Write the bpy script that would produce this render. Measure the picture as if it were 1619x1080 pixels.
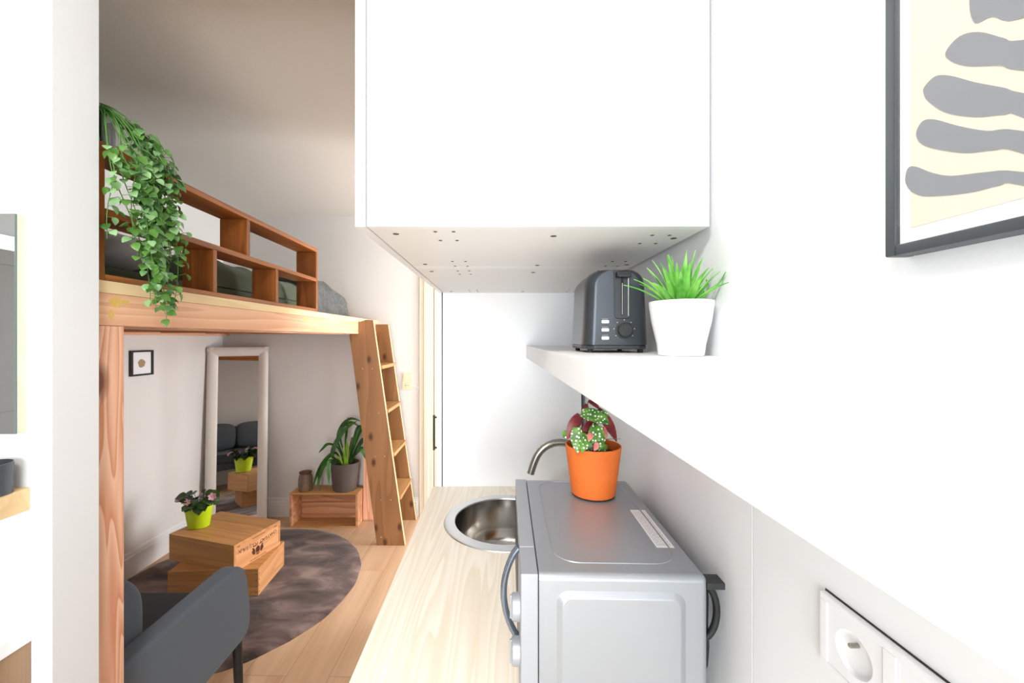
import bpy, bmesh, math, random
from mathutils import Vector, Matrix, noise

for _o in list(bpy.data.objects):
    bpy.data.objects.remove(_o)
SC = bpy.context.scene
COL = SC.collection
PI = math.pi
rnd = random.Random(7)

# ------------------------------------------------------------------ camera
cam = bpy.data.cameras.new('camera')
cam.sensor_width = 36.0
cam.lens = 630.0 / 1619.0 * 36.0
cam.shift_x = 24.5 / 1619.0
cam.shift_y = -5.0 / 1619.0
cam.clip_start = 0.01
camo = bpy.data.objects.new('camera', cam)
COL.objects.link(camo)
camo.location = (0, 0, 1.5)
camo.rotation_euler = (PI / 2, 0, 0)
SC.camera = camo

# ------------------------------------------------------------------ world, lights, exposure
SC.view_settings.view_transform = 'Standard'
SC.view_settings.look = 'None'
SC.view_settings.exposure = 0.72
SC.view_settings.gamma = 1.0
SC.view_settings.use_curve_mapping = False
W = bpy.data.worlds.new('world')
SC.world = W
W.use_nodes = True
bg = W.node_tree.nodes['Background']
bg.inputs[0].default_value = (0.86, 0.93, 1.0, 1)
bg.inputs[1].default_value = 1.0


def area(name, loc, direction, sx, sy, power, color):
    l = bpy.data.lights.new(name, 'AREA')
    l.shape = 'RECTANGLE'
    l.size, l.size_y = sx, sy
    l.energy = power
    l.color = color
    o = bpy.data.objects.new(name, l)
    COL.objects.link(o)
    o.location = loc
    o.rotation_euler = Vector(direction).to_track_quat('-Z', 'Y').to_euler()
    return o


# daylight coming in through the window behind the camera and the window at the far right
area('daylight_back_window', (-0.42, -1.95, 1.15), (0, 1, 0), 1.5, 2.1, 60, (0.93, 0.97, 1.0))
area('daylight_side_window', (1.90, 2.80, 1.3), (-1, 0, 0), 0.9, 1.9, 84, (0.94, 0.97, 1.0))
# warm ceiling lamp of the living room, beyond the kitchen cabinets
lp = bpy.data.lights.new('living_room_lamp', 'POINT')
lp.energy = 6
lp.color = (1.0, 0.80, 0.58)
lp.shadow_soft_size = 0.09
lpo = bpy.data.objects.new('living_room_lamp', lp)
COL.objects.link(lpo)
lpo.location = (0.35, 2.6, 2.25)
# added fill light without a known fixture, above and behind the viewpoint
area('kitchen_fill_light', (-0.35, -0.3, 2.44), (0.1, 0.25, -1), 0.3, 0.3, 12, (1.0, 0.96, 0.9))


# ------------------------------------------------------------------ mesh builder
class MB:
    def __init__(s):
        s.bm = bmesh.new()

    def _merge(s, b, mi=0):
        for f in b.faces:
            f.material_index = mi
        me = bpy.data.meshes.new('tmp')
        b.to_mesh(me)
        b.free()
        s.bm.from_mesh(me)
        bpy.data.meshes.remove(me)

    def box(s, x0, x1, y0, y1, z0, z1, bev=0.0, seg=2, M=None, mi=0, keep=None):
        b = bmesh.new()
        bmesh.ops.create_cube(b, size=1)
        for v in b.verts:
            v.co = Vector(((x0 + x1) / 2 + v.co.x * (x1 - x0), (y0 + y1) / 2 + v.co.y * (y1 - y0), (z0 + z1) / 2 + v.co.z * (z1 - z0)))
        if bev > 0:
            bmesh.ops.bevel(b, geom=[e for e in b.edges if keep is None or keep(e)], offset=bev, segments=seg, profile=0.5, affect='EDGES')
        if M is not None:
            b.transform(M)
        s._merge(b, mi)
        return s

    def prism(s, poly, axis, a0, a1, bev=0.0, seg=2, M=None, mi=0):
        """poly: 2D points in the plane normal to axis (x: (y,z), y: (x,z), z: (x,y))"""
        b = bmesh.new()

        def mk(p, a):
            if axis == 'x':
                return Vector((a, p[0], p[1]))
            if axis == 'y':
                return Vector((p[0], a, p[1]))
            return Vector((p[0], p[1], a))
        v0 = [b.verts.new(mk(p, a0)) for p in poly]
        v1 = [b.verts.new(mk(p, a1)) for p in poly]
        n = len(poly)
        b.faces.new(v0)
        b.faces.new(v1[::-1])
        for i in range(n):
            b.faces.new((v0[i], v0[(i + 1) % n], v1[(i + 1) % n], v1[i]))
        bmesh.ops.recalc_face_normals(b, faces=b.faces[:])
        if bev > 0:
            bmesh.ops.bevel(b, geom=b.edges[:], offset=bev, segments=seg, profile=0.5, affect='EDGES')
        if M is not None:
            b.transform(M)
        s._merge(b, mi)
        return s

    def lathe(s, prof, c=(0, 0, 0), n=40, M=None, mi=0, ribs=0, rib_amp=0.0, sx=1.0, sy=1.0):
        b = bmesh.new()
        rings = []
        for r, z in prof:
            if r < 1e-6:
                rings.append([b.verts.new((c[0], c[1], c[2] + z))])
            else:
                ring = []
                for i in range(n):
                    a = 2 * PI * i / n
                    rr = r + (rib_amp * math.cos(ribs * a) if ribs else 0)
                    ring.append(b.verts.new((c[0] + rr * math.cos(a) * sx, c[1] + rr * math.sin(a) * sy, c[2] + z)))
                rings.append(ring)
        for A, B in zip(rings, rings[1:]):
            for i in range(n):
                j = (i + 1) % n
                if len(A) == 1 and len(B) == 1:
                    continue
                if len(A) == 1:
                    b.faces.new((A[0], B[j], B[i]))
                elif len(B) == 1:
                    b.faces.new((A[i], A[j], B[0]))
                else:
                    b.faces.new((A[i], A[j], B[j], B[i]))
        bmesh.ops.recalc_face_normals(b, faces=b.faces[:])
        if M is not None:
            b.transform(M)
        s._merge(b, mi)
        return s

    def tube(s, pts, rad, n=10, cap=True, mi=0, flat=1.0):
        pts = [Vector(p) for p in pts]
        b = bmesh.new()
        m = len(pts)
        up = None
        rings = []
        for k, p in enumerate(pts):
            t = (pts[min(k + 1, m - 1)] - pts[max(k - 1, 0)])
            if t.length < 1e-9:
                t = Vector((0, 0, 1))
            t.normalize()
            if up is None:
                up = Vector((0, 0, 1)) if abs(t.z) < 0.9 else Vector((1, 0, 0))
            u = up - t * up.dot(t)
            if u.length < 1e-6:
                u = t.orthogonal()
            u.normalize()
            w = t.cross(u)
            up = u
            r = rad[k] if isinstance(rad, (list, tuple)) else rad
            rings.append([b.verts.new(p + u * r * math.cos(2 * PI * i / n) + w * r * flat * math.sin(2 * PI * i / n)) for i in range(n)])
        for A, B in zip(rings, rings[1:]):
            for i in range(n):
                j = (i + 1) % n
                b.faces.new((A[i], A[j], B[j], B[i]))
        if cap:
            b.faces.new(rings[0][::-1])
            b.faces.new(rings[-1])
        bmesh.ops.recalc_face_normals(b, faces=b.faces[:])
        s._merge(b, mi)
        return s

    def cyl(s, p0, p1, r, n=24, mi=0, bev=0.0):
        p0, p1 = Vector(p0), Vector(p1)
        d = p1 - p0
        L = d.length
        q = d.to_track_quat('Z', 'Y').to_matrix().to_4x4()
        M = Matrix.Translation(p0) @ q
        if bev > 0:
            prof = [(0, 0), (r - bev, 0), (r, bev), (r, L - bev), (r - bev, L), (0, L)]
        else:
            prof = [(0, 0), (r, 0), (r, L), (0, L)]
        return s.lathe(prof, (0, 0, 0), n, M, mi)

    def cushion(s, c, size, p=4.0, n=20, M=None, puff=None, mi=0):
        """super-ellipsoid, a soft box"""
        b = bmesh.new()
        bmesh.ops.create_cube(b, size=2)
        bmesh.ops.subdivide_edges(b, edges=b.edges[:], cuts=n, use_grid_fill=True)
        for v in b.verts:
            d = v.co.copy()
            k = (abs(d.x) ** p + abs(d.y) ** p + abs(d.z) ** p) ** (1.0 / p)
            q = d / k
            if puff:
                q = puff(q)
            v.co = Vector((c[0] + q.x * size[0] / 2, c[1] + q.y * size[1] / 2, c[2] + q.z * size[2] / 2))
        bmesh.ops.recalc_face_normals(b, faces=b.faces[:])
        if M is not None:
            b.transform(M)
        s._merge(b, mi)
        return s

    def heap(s, x0, x1, y0, y1, z0, hf, nx=50, ny=70, mi=0):
        """closed soft heap: height field hf(u,v) over a rectangle, flat base at z0"""
        b = bmesh.new()
        T = [[None] * (ny + 1) for _ in range(nx + 1)]
        for i in range(nx + 1):
            for j in range(ny + 1):
                u, v = i / nx, j / ny
                T[i][j] = b.verts.new((x0 + (x1 - x0) * u, y0 + (y1 - y0) * v, z0 + max(0.003, hf(u, v))))
        for i in range(nx):
            for j in range(ny):
                b.faces.new((T[i][j], T[i + 1][j], T[i + 1][j + 1], T[i][j + 1]))
        rim = [T[i][0] for i in range(nx)] + [T[nx][j] for j in range(ny)] + [T[nx - i][ny] for i in range(nx)] + [T[0][ny - j] for j in range(ny)]
        low = [b.verts.new((v.co.x, v.co.y, z0)) for v in rim]
        n = len(rim)
        for i in range(n):
            j = (i + 1) % n
            b.faces.new((rim[i], low[i], low[j], rim[j]))
        b.faces.new(low[::-1])
        bmesh.ops.recalc_face_normals(b, faces=b.faces[:])
        s._merge(b, mi)
        return s

    def hole_plate(s, x0, x1, y0, y1, z0, z1, c, r, n=64, M=None, mi=0):
        """rectangular plate with a round hole"""
        b = bmesh.new()
        ang = [2 * PI * i / n for i in range(n)]
        for cx, cy in ((x0, y0), (x0, y1), (x1, y0), (x1, y1)):
            ang.append(math.atan2(cy - c[1], cx - c[0]) % (2 * PI))
        ang = sorted(set(round(a, 6) for a in ang))
        ins, out = [], []
        for a in ang:
            dx, dy = math.cos(a), math.sin(a)
            ts = []
            if dx > 1e-9: ts.append((x1 - c[0]) / dx)
            if dx < -1e-9: ts.append((x0 - c[0]) / dx)
            if dy > 1e-9: ts.append((y1 - c[1]) / dy)
            if dy < -1e-9: ts.append((y0 - c[1]) / dy)
            t = min(ts)
            ins.append((c[0] + r * dx, c[1] + r * dy))
            out.append((c[0] + t * dx, c[1] + t * dy))
        vi = [[b.verts.new((p[0], p[1], z)) for p in ins] for z in (z0, z1)]
        vo = [[b.verts.new((p[0], p[1], z)) for p in out] for z in (z0, z1)]
        m = len(ang)
        for i in range(m):
            j = (i + 1) % m
            b.faces.new((vi[1][i], vo[1][i], vo[1][j], vi[1][j]))
            b.faces.new((vi[0][j], vo[0][j], vo[0][i], vi[0][i]))
            b.faces.new((vo[0][i], vo[0][j], vo[1][j], vo[1][i]))
            b.faces.new((vi[0][j], vi[0][i], vi[1][i], vi[1][j]))
        bmesh.ops.recalc_face_normals(b, faces=b.faces[:])
        if M is not None:
            b.transform(M)
        s._merge(b, mi)
        return s

    def blade(s, pts, widths, side, thick=0.0008, fold=0.25, mi=0, mi_back=None):
        """long leaf: centre line pts, half widths, side direction; folded along the mid rib, closed thin solid"""
        b = bmesh.new()
        pts = [Vector(p) for p in pts]
        m = len(pts)
        rows_t, rows_b = [], []
        for k, p in enumerate(pts):
            t = (pts[min(k + 1, m - 1)] - pts[max(k - 1, 0)]).normalized()
            sd = Vector(side[k] if isinstance(side, list) else side)
            sd = (sd - t * sd.dot(t))
            if sd.length < 1e-6:
                sd = t.orthogonal()
            sd.normalize()
            nr = sd.cross(t).normalized()
            w = max(widths[k], 0.0002)
            rt = [p - sd * w + nr * w * fold, p, p + sd * w + nr * w * fold]
            rows_t.append([b.verts.new(q + nr * thick) for q in rt])
            rows_b.append([b.verts.new(q - nr * thick) for q in rt])
        bi = mi if mi_back is None else mi_back
        fl = []
        for k in range(m - 1):
            for i in range(2):
                fl.append((b.faces.new((rows_t[k][i], rows_t[k][i + 1], rows_t[k + 1][i + 1], rows_t[k + 1][i])), mi))
                fl.append((b.faces.new((rows_b[k][i + 1], rows_b[k][i], rows_b[k + 1][i], rows_b[k + 1][i + 1])), bi))
            fl.append((b.faces.new((rows_t[k][0], rows_t[k + 1][0], rows_b[k + 1][0], rows_b[k][0])), bi))
            fl.append((b.faces.new((rows_t[k + 1][2], rows_t[k][2], rows_b[k][2], rows_b[k + 1][2])), bi))
        for f, i in fl:
            f.material_index = i
        me = bpy.data.meshes.new('tmp')
        b.to_mesh(me)
        b.free()
        s.bm.from_mesh(me)
        bpy.data.meshes.remove(me)
        return s

    def leaf(s, base, tip, half_w, normal, shape='heart', bend=0.15, thick=0.0006, mi=0, mi_back=None, n=7, fold=0.25):
        base, tip = Vector(base), Vector(tip)
        d = tip - base
        L = d.length
        t = d / L
        nr = Vector(normal)
        nr = (nr - t * nr.dot(t))
        if nr.length < 1e-6:
            nr = t.orthogonal()
        nr.normalize()
        side = t.cross(nr)
        pts, ws = [], []
        for k in range(n):
            u = k / (n - 1)
            pts.append(base + d * u + nr * (bend * L * (u - u * u) * 2.0))
            if shape == 'heart':
                w = 1.18 * math.sin(PI * min(1, u * 0.72 + 0.26)) ** 1.2 if u > 0 else 0.55
            elif shape == 'wing':
                w = math.sin(PI * min(1.0, (u * 0.8 + 0.19))) ** 0.9
            elif shape == 'petal':
                w = math.sin(PI * min(1, 0.12 + u * 0.74)) ** 0.8
            else:
                w = math.sin(PI * min(1, 0.08 + u * 0.92)) ** 0.8
            if k == n - 1:
                w = 0.02 if shape != 'petal' else 0.4
            ws.append(half_w * w)
        return s.blade(pts, ws, side, thick, fold, mi, mi_back)


def finish(mb, name, mats, parent=None, world=False, smooth=True, M=None):
    me = bpy.data.meshes.new(name)
    if M is not None:
        mb.bm.transform(M)
    if world and parent is not None:
        r = parent
        while r.parent is not None:
            r = r.parent
        mb.bm.transform(Matrix.Translation(-Vector(r.location)))
    mb.bm.to_mesh(me)
    mb.bm.free()
    for m in (mats if isinstance(mats, (list, tuple)) else [mats]):
        me.materials.append(m)
    if smooth:
        for p in me.polygons:
            p.use_smooth = True
        me.set_sharp_from_angle(angle=math.radians(38))
    o = bpy.data.objects.new(name, me)
    COL.objects.link(o)
    if parent is not None:
        o.parent = parent
    if smooth:
        wn = o.modifiers.new('weighted_normals', 'WEIGHTED_NORMAL')
        wn.keep_sharp = True
    return o


def part(name, mb, mats, parent, world=True, label=None, M=None):
    o = finish(mb, name, mats, parent, world, M=M)
    if label:
        o['label'] = label
    return o


def thing(name, label, cat, loc=(0, 0, 0), rotz=0.0, group=None):
    o = bpy.data.objects.new(name, None)
    o.empty_display_size = 0.05
    COL.objects.link(o)
    o.location = loc
    o.rotation_euler = (0, 0, rotz)
    o['label'] = label
    o['category'] = cat
    if group:
        o['group'] = group
    return o


def tag(o, label, cat, group=None):
    o['label'] = label
    o['category'] = cat
    if group:
        o['group'] = group
    return o


def struct(name, mb, mat, parent=None):
    o = finish(mb, name, mat, parent)
    if parent is None:
        o['kind'] = 'structure'
    return o


def text_mesh(txt, size, M, extr=0.0002):
    cu = bpy.data.curves.new('tmp_text', 'FONT')
    cu.body = txt
    cu.size = size
    cu.align_x = 'CENTER'
    cu.align_y = 'CENTER'
    cu.extrude = extr
    o = bpy.data.objects.new('tmp_text', cu)
    COL.objects.link(o)
    bpy.context.view_layer.update()
    dg = bpy.context.evaluated_depsgraph_get()
    me = bpy.data.meshes.new_from_object(o.evaluated_get(dg))
    bpy.data.objects.remove(o)
    bpy.data.curves.remove(cu)
    me.transform(M)
    return me


# ------------------------------------------------------------------ materials
def lin(c):
    c = c / 255.0
    return c / 12.92 if c <= 0.04045 else ((c + 0.055) / 1.055) ** 2.4


def rgb(r, g, b):
    return (lin(r), lin(g), lin(b), 1)


def new_mat(name):
    m = bpy.data.materials.new(name)
    m.use_nodes = True
    nt = m.node_tree
    return m, nt, nt.nodes['Principled BSDF'], nt.links


def node(nt, kind, **kw):
    n = nt.nodes.new(kind)
    for k, v in kw.items():
        setattr(n, k, v)
    return n


def plain(name, col, rough=0.5, metal=0.0, var=0.06, scale=8.0, bump=0.0, bump_scale=200.0, coat=0.0, sheen=0.0, spec=0.5, trans=0.0):
    m, nt, b, L = new_mat(name)
    tc = node(nt, 'ShaderNodeTexCoord')
    nz = node(nt, 'ShaderNodeTexNoise')
    nz.inputs['Scale'].default_value = scale
    nz.inputs['Detail'].default_value = 3
    L.new(tc.outputs['Object'], nz.inputs['Vector'])
    mx = node(nt, 'ShaderNodeMix', data_type='RGBA')
    mx.inputs['A'].default_value = tuple(c * (1 - var) for c in col[:3]) + (1,)
    mx.inputs['B'].default_value = tuple(min(1, c * (1 + var)) for c in col[:3]) + (1,)
    L.new(nz.outputs['Fac'], mx.inputs['Factor'])
    L.new(mx.outputs['Result'], b.inputs['Base Color'])
    b.inputs['Roughness'].default_value = rough
    b.inputs['Metallic'].default_value = metal
    b.inputs['Coat Weight'].default_value = coat
    b.inputs['Sheen Weight'].default_value = sheen
    b.inputs['Specular IOR Level'].default_value = spec
    if bump > 0:
        n2 = node(nt, 'ShaderNodeTexNoise')
        n2.inputs['Scale'].default_value = bump_scale
        n2.inputs['Detail'].default_value = 4
        L.new(tc.outputs['Object'], n2.inputs['Vector'])
        bp = node(nt, 'ShaderNodeBump')
        bp.inputs['Strength'].default_value = bump
        bp.inputs['Distance'].default_value = 0.002
        L.new(n2.outputs['Fac'], bp.inputs['Height'])
        L.new(bp.outputs['Normal'], b.inputs['Normal'])
    return m


def wood(name, light, dark, axis='y', scale=7.0, ring=7.0, stretch=0.10, rings=0.55, fibre=0.25, knots=0.0, knot_col=None,
         rough=0.5, blotch=0.0, blotch_col=None, streak=0.3, plane=None, board_var=0.0, knot_r=0.13):
    """procedural timber: cathedral rings from stretched noise contours, fine fibres, optional knots"""
    m, nt, b, L = new_mat(name)
    ai = 'xyz'.index(axis)
    tc = node(nt, 'ShaderNodeTexCoord')

    def mapped(along, across=1.0, off=(0, 0, 0)):
        mp = node(nt, 'ShaderNodeMapping')
        sc = [across] * 3
        sc[ai] = along
        mp.inputs['Scale'].default_value = sc
        mp.inputs['Location'].default_value = off
        L.new(tc.outputs['Object'], mp.inputs['Vector'])
        return mp.outputs['Vector']
    n1 = node(nt, 'ShaderNodeTexNoise')
    n1.inputs['Scale'].default_value = scale
    n1.inputs['Detail'].default_value = 1.5
    n1.inputs['Distortion'].default_value = 0.25
    L.new(mapped(stretch), n1.inputs['Vector'])
    mu = node(nt, 'ShaderNodeMath', operation='MULTIPLY')
    mu.inputs[1].default_value = ring
    L.new(n1.outputs['Fac'], mu.inputs[0])
    fr = node(nt, 'ShaderNodeMath', operation='FRACT')
    L.new(mu.outputs[0], fr.inputs[0])
    rp = node(nt, 'ShaderNodeValToRGB')
    rp.color_ramp.elements[0].position = 0.0
    rp.color_ramp.elements[0].color = (1, 1, 1, 1)
    e = rp.color_ramp.elements.new(0.7)
    e.color = (0.55, 0.55, 0.55, 1)
    rp.color_ramp.elements[1].position = 0.93
    rp.color_ramp.elements[-1].position = 1.0
    rp.color_ramp.elements[-1].color = (1, 1, 1, 1)
    e = rp.color_ramp.elements.new(0.9)
    e.color = (0.0, 0.0, 0.0, 1)
    L.new(fr.outputs[0], rp.inputs['Fac'])
    # fibres
    n2 = node(nt, 'ShaderNodeTexNoise')
    n2.inputs['Scale'].default_value = 130
    n2.inputs['Detail'].default_value = 3
    L.new(mapped(0.02), n2.inputs['Vector'])
    # streaks: broad tone changes along the grain
    n3 = node(nt, 'ShaderNodeTexNoise')
    n3.inputs['Scale'].default_value = 14
    n3.inputs['Detail'].default_value = 2
    L.new(mapped(0.06, 1.0, (3.1, 1.7, 0.4)), n3.inputs['Vector'])
    # factor dark = rings*(1-ramp) + fibre*(n2-.5) + streak*(n3-.5)
    inv = node(nt, 'ShaderNodeMath', operation='SUBTRACT')
    inv.inputs[0].default_value = 1.0
    L.new(rp.outputs['Color'], inv.inputs[1])
    a1 = node(nt, 'ShaderNodeMath', operation='MULTIPLY')
    a1.inputs[1].default_value = rings
    L.new(inv.outputs[0], a1.inputs[0])

    def madd(src, k, prev):
        x = node(nt, 'ShaderNodeMath', operation='MULTIPLY_ADD')
        x.inputs[1].default_value = k
        L.new(src, x.inputs[0])
        L.new(prev, x.inputs[2])
        return x.outputs[0]
    f = madd(n2.outputs['Fac'], fibre, a1.outputs[0])
    f = madd(n3.outputs['Fac'], streak, f)
    sub = node(nt, 'ShaderNodeMath', operation='SUBTRACT', use_clamp=True)
    sub.inputs[1].default_value = (fibre + streak) * 0.4
    L.new(f, sub.inputs[0])
    mx = node(nt, 'ShaderNodeMix', data_type='RGBA')
    mx.inputs['A'].default_value = light
    mx.inputs['B'].default_value = dark
    L.new(sub.outputs[0], mx.inputs['Factor'])
    col = mx.outputs['Result']
    if knots > 0:
        vo = node(nt, 'ShaderNodeTexVoronoi')
        vo.inputs['Scale'].default_value = knots
        vo.inputs['Randomness'].default_value = 1.0
        kv = mapped(0.55, 1.0, (0.37, 0.21, 0.13))
        if plane:
            vo.voronoi_dimensions = '2D'
            sx_ = node(nt, 'ShaderNodeSeparateXYZ')
            cx_ = node(nt, 'ShaderNodeCombineXYZ')
            L.new(kv, sx_.inputs[0])
            L.new(sx_.outputs['XYZ'.index(plane[0].upper())], cx_.inputs[0])
            L.new(sx_.outputs['XYZ'.index(plane[1].upper())], cx_.inputs[1])
            kv = cx_.outputs[0]
        L.new(kv, vo.inputs['Vector'])
        kr = node(nt, 'ShaderNodeValToRGB')
        kr.color_ramp.elements[0].position = 0.035
        kr.color_ramp.elements[0].color = (1, 1, 1, 1)
        kr.color_ramp.elements[1].position = knot_r
        kr.color_ramp.elements[1].color = (0, 0, 0, 1)
        L.new(vo.outputs['Distance'], kr.inputs['Fac'])
        mk = node(nt, 'ShaderNodeMix', data_type='RGBA')
        mk.inputs['B'].default_value = knot_col or tuple(c * 0.35 for c in dark[:3]) + (1,)
        L.new(kr.outputs['Color'], mk.inputs['Factor'])
        L.new(col, mk.inputs['A'])
        col = mk.outputs['Result']
    if blotch > 0:
        nb = node(nt, 'ShaderNodeTexNoise')
        nb.inputs['Scale'].default_value = 9
        nb.inputs['Detail'].default_value = 4
        L.new(mapped(0.6, 1.0, (5.2, 2.2, 8.1)), nb.inputs['Vector'])
        br = node(nt, 'ShaderNodeValToRGB')
        br.color_ramp.elements[0].position = 1 - blotch
        br.color_ramp.elements[1].position = 1 - blotch + 0.07
        L.new(nb.outputs['Fac'], br.inputs['Fac'])
        mb_ = node(nt, 'ShaderNodeMix', data_type='RGBA')
        mb_.inputs['B'].default_value = blotch_col
        L.new(br.outputs['Color'], mb_.inputs['Factor'])
        L.new(col, mb_.inputs['A'])
        col = mb_.outputs['Result']
    if board_var > 0:
        oi = node(nt, 'ShaderNodeObjectInfo')
        mr = node(nt, 'ShaderNodeMapRange')
        mr.inputs['To Min'].default_value = 1 - board_var
        mr.inputs['To Max'].default_value = 1 + board_var * .6
        L.new(oi.outputs['Random'], mr.inputs['Value'])
        mv = node(nt, 'ShaderNodeMix', data_type='RGBA', blend_type='MULTIPLY')
        mv.inputs['Factor'].default_value = 1.0
        L.new(col, mv.inputs['A'])
        L.new(mr.outputs['Result'], mv.inputs['B'])
        col = mv.outputs['Result']
    L.new(col, b.inputs['Base Color'])
    b.inputs['Roughness'].default_value = rough
    bp = node(nt, 'ShaderNodeBump')
    bp.inputs['Strength'].default_value = 0.12
    bp.inputs['Distance'].default_value = 0.002
    L.new(n2.outputs['Fac'], bp.inputs['Height'])
    L.new(bp.outputs['Normal'], b.inputs['Normal'])
    return m


def floor_material():
    m, nt, b, L = new_mat('oak_laminate')
    tc = node(nt, 'ShaderNodeTexCoord')
    mp = node(nt, 'ShaderNodeMapping')
    mp.inputs['Rotation'].default_value = (0, 0, PI / 2 + math.radians(1.0))
    L.new(tc.outputs['Object'], mp.inputs['Vector'])
    br = node(nt, 'ShaderNodeTexBrick')
    br.offset = 0.37
    br.inputs['Scale'].default_value = 1.0
    br.inputs['Brick Width'].default_value = 1.28
    br.inputs['Row Height'].default_value = 0.193
    br.inputs['Mortar Size'].default_value = 0.0009
    br.inputs['Mortar Smooth'].default_value = 0.3
    br.inputs['Color1'].default_value = (0, 0, 0, 1)
    br.inputs['Color2'].default_value = (1, 1, 1, 1)
    br.inputs['Mortar'].default_value = (0.5, 0.5, 0.5, 1)
    L.new(mp.outputs['Vector'], br.inputs['Vector'])
    st = node(nt, 'ShaderNodeMapping')
    st.inputs['Scale'].default_value = (1, 0.09, 1)
    L.new(tc.outputs['Object'], st.inputs['Vector'])
    n1 = node(nt, 'ShaderNodeTexNoise', noise_dimensions='4D')
    n1.inputs['Scale'].default_value = 9
    n1.inputs['Detail'].default_value = 4
    n1.inputs['Distortion'].default_value = 0.4
    L.new(st.outputs['Vector'], n1.inputs['Vector'])
    mw = node(nt, 'ShaderNodeMath', operation='MULTIPLY')
    mw.inputs[1].default_value = 9.0
    L.new(br.outputs['Color'], mw.inputs[0])
    L.new(mw.outputs[0], n1.inputs['W'])
    rp = node(nt, 'ShaderNodeValToRGB')
    rp.color_ramp.elements[0].position = 0.25
    rp.color_ramp.elements[0].color = rgb(190, 150, 116)
    rp.color_ramp.elements[1].position = 0.75
    rp.color_ramp.elements[1].color = rgb(222, 189, 156)
    L.new(n1.outputs['Fac'], rp.inputs['Fac'])
    n2 = node(nt, 'ShaderNodeTexNoise')
    n2.inputs['Scale'].default_value = 90
    n2.inputs['Detail'].default_value = 3
    s2 = node(nt, 'ShaderNodeMapping')
    s2.inputs['Scale'].default_value = (1, 0.03, 1)
    L.new(tc.outputs['Object'], s2.inputs['Vector'])
    L.new(s2.outputs['Vector'], n2.inputs['Vector'])
    mr = node(nt, 'ShaderNodeMapRange')
    mr.inputs['To Min'].default_value = 0.86
    mr.inputs['To Max'].default_value = 1.12
    L.new(n2.outputs['Fac'], mr.inputs['Value'])
    mm = node(nt, 'ShaderNodeMix', data_type='RGBA', blend_type='MULTIPLY')
    mm.inputs['Factor'].default_value = 1.0
    L.new(rp.outputs['Color'], mm.inputs['A'])
    L.new(mr.outputs['Result'], mm.inputs['B'])
    # a few dark knots
    vo = node(nt, 'ShaderNodeTexVoronoi')
    vo.inputs['Scale'].default_value = 3.2
    sv = node(nt, 'ShaderNodeMapping')
    sv.inputs['Scale'].default_value = (1.2, 0.6, 1)
    L.new(tc.outputs['Object'], sv.inputs['Vector'])
    L.new(sv.outputs['Vector'], vo.inputs['Vector'])
    kr = node(nt, 'ShaderNodeValToRGB')
    kr.color_ramp.elements[0].position = 0.015
    kr.color_ramp.elements[0].color = (1, 1, 1, 1)
    kr.color_ramp.elements[1].position = 0.05
    kr.color_ramp.elements[1].color = (0, 0, 0, 1)
    L.new(vo.outputs['Distance'], kr.inputs['Fac'])
    mk = node(nt, 'ShaderNodeMix', data_type='RGBA')
    mk.inputs['B'].default_value = rgb(120, 84, 58)
    L.new(kr.outputs['Color'], mk.inputs['Factor'])
    L.new(mm.outputs['Result'], mk.inputs['A'])
    mo = node(nt, 'ShaderNodeMix', data_type='RGBA')
    mo.inputs['B'].default_value = rgb(140, 104, 76)
    L.new(br.outputs['Fac'], mo.inputs['Factor'])
    L.new(mk.outputs['Result'], mo.inputs['A'])
    L.new(mo.outputs['Result'], b.inputs['Base Color'])
    b.inputs['Roughness'].default_value = 0.5
    return m


def fabric(name, c1, c2, scale=700.0, rough=0.95, sheen=0.15):
    m, nt, b, L = new_mat(name)
    tc = node(nt, 'ShaderNodeTexCoord')
    n1 = node(nt, 'ShaderNodeTexNoise')
    n1.inputs['Scale'].default_value = scale
    n1.inputs['Detail'].default_value = 2
    L.new(tc.outputs['Object'], n1.inputs['Vector'])
    mx = node(nt, 'ShaderNodeMix', data_type='RGBA')
    mx.inputs['A'].default_value = c1
    mx.inputs['B'].default_value = c2
    L.new(n1.outputs['Fac'], mx.inputs['Factor'])
    L.new(mx.outputs['Result'], b.inputs['Base Color'])
    b.inputs['Roughness'].default_value = rough
    b.inputs['Sheen Weight'].default_value = sheen
    b.inputs['Specular IOR Level'].default_value = 0.2
    bp = node(nt, 'ShaderNodeBump')
    bp.inputs['Strength'].default_value = 0.3
    bp.inputs['Distance'].default_value = 0.001
    L.new(n1.outputs['Fac'], bp.inputs['Height'])
    L.new(bp.outputs['Normal'], b.inputs['Normal'])
    return m


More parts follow.
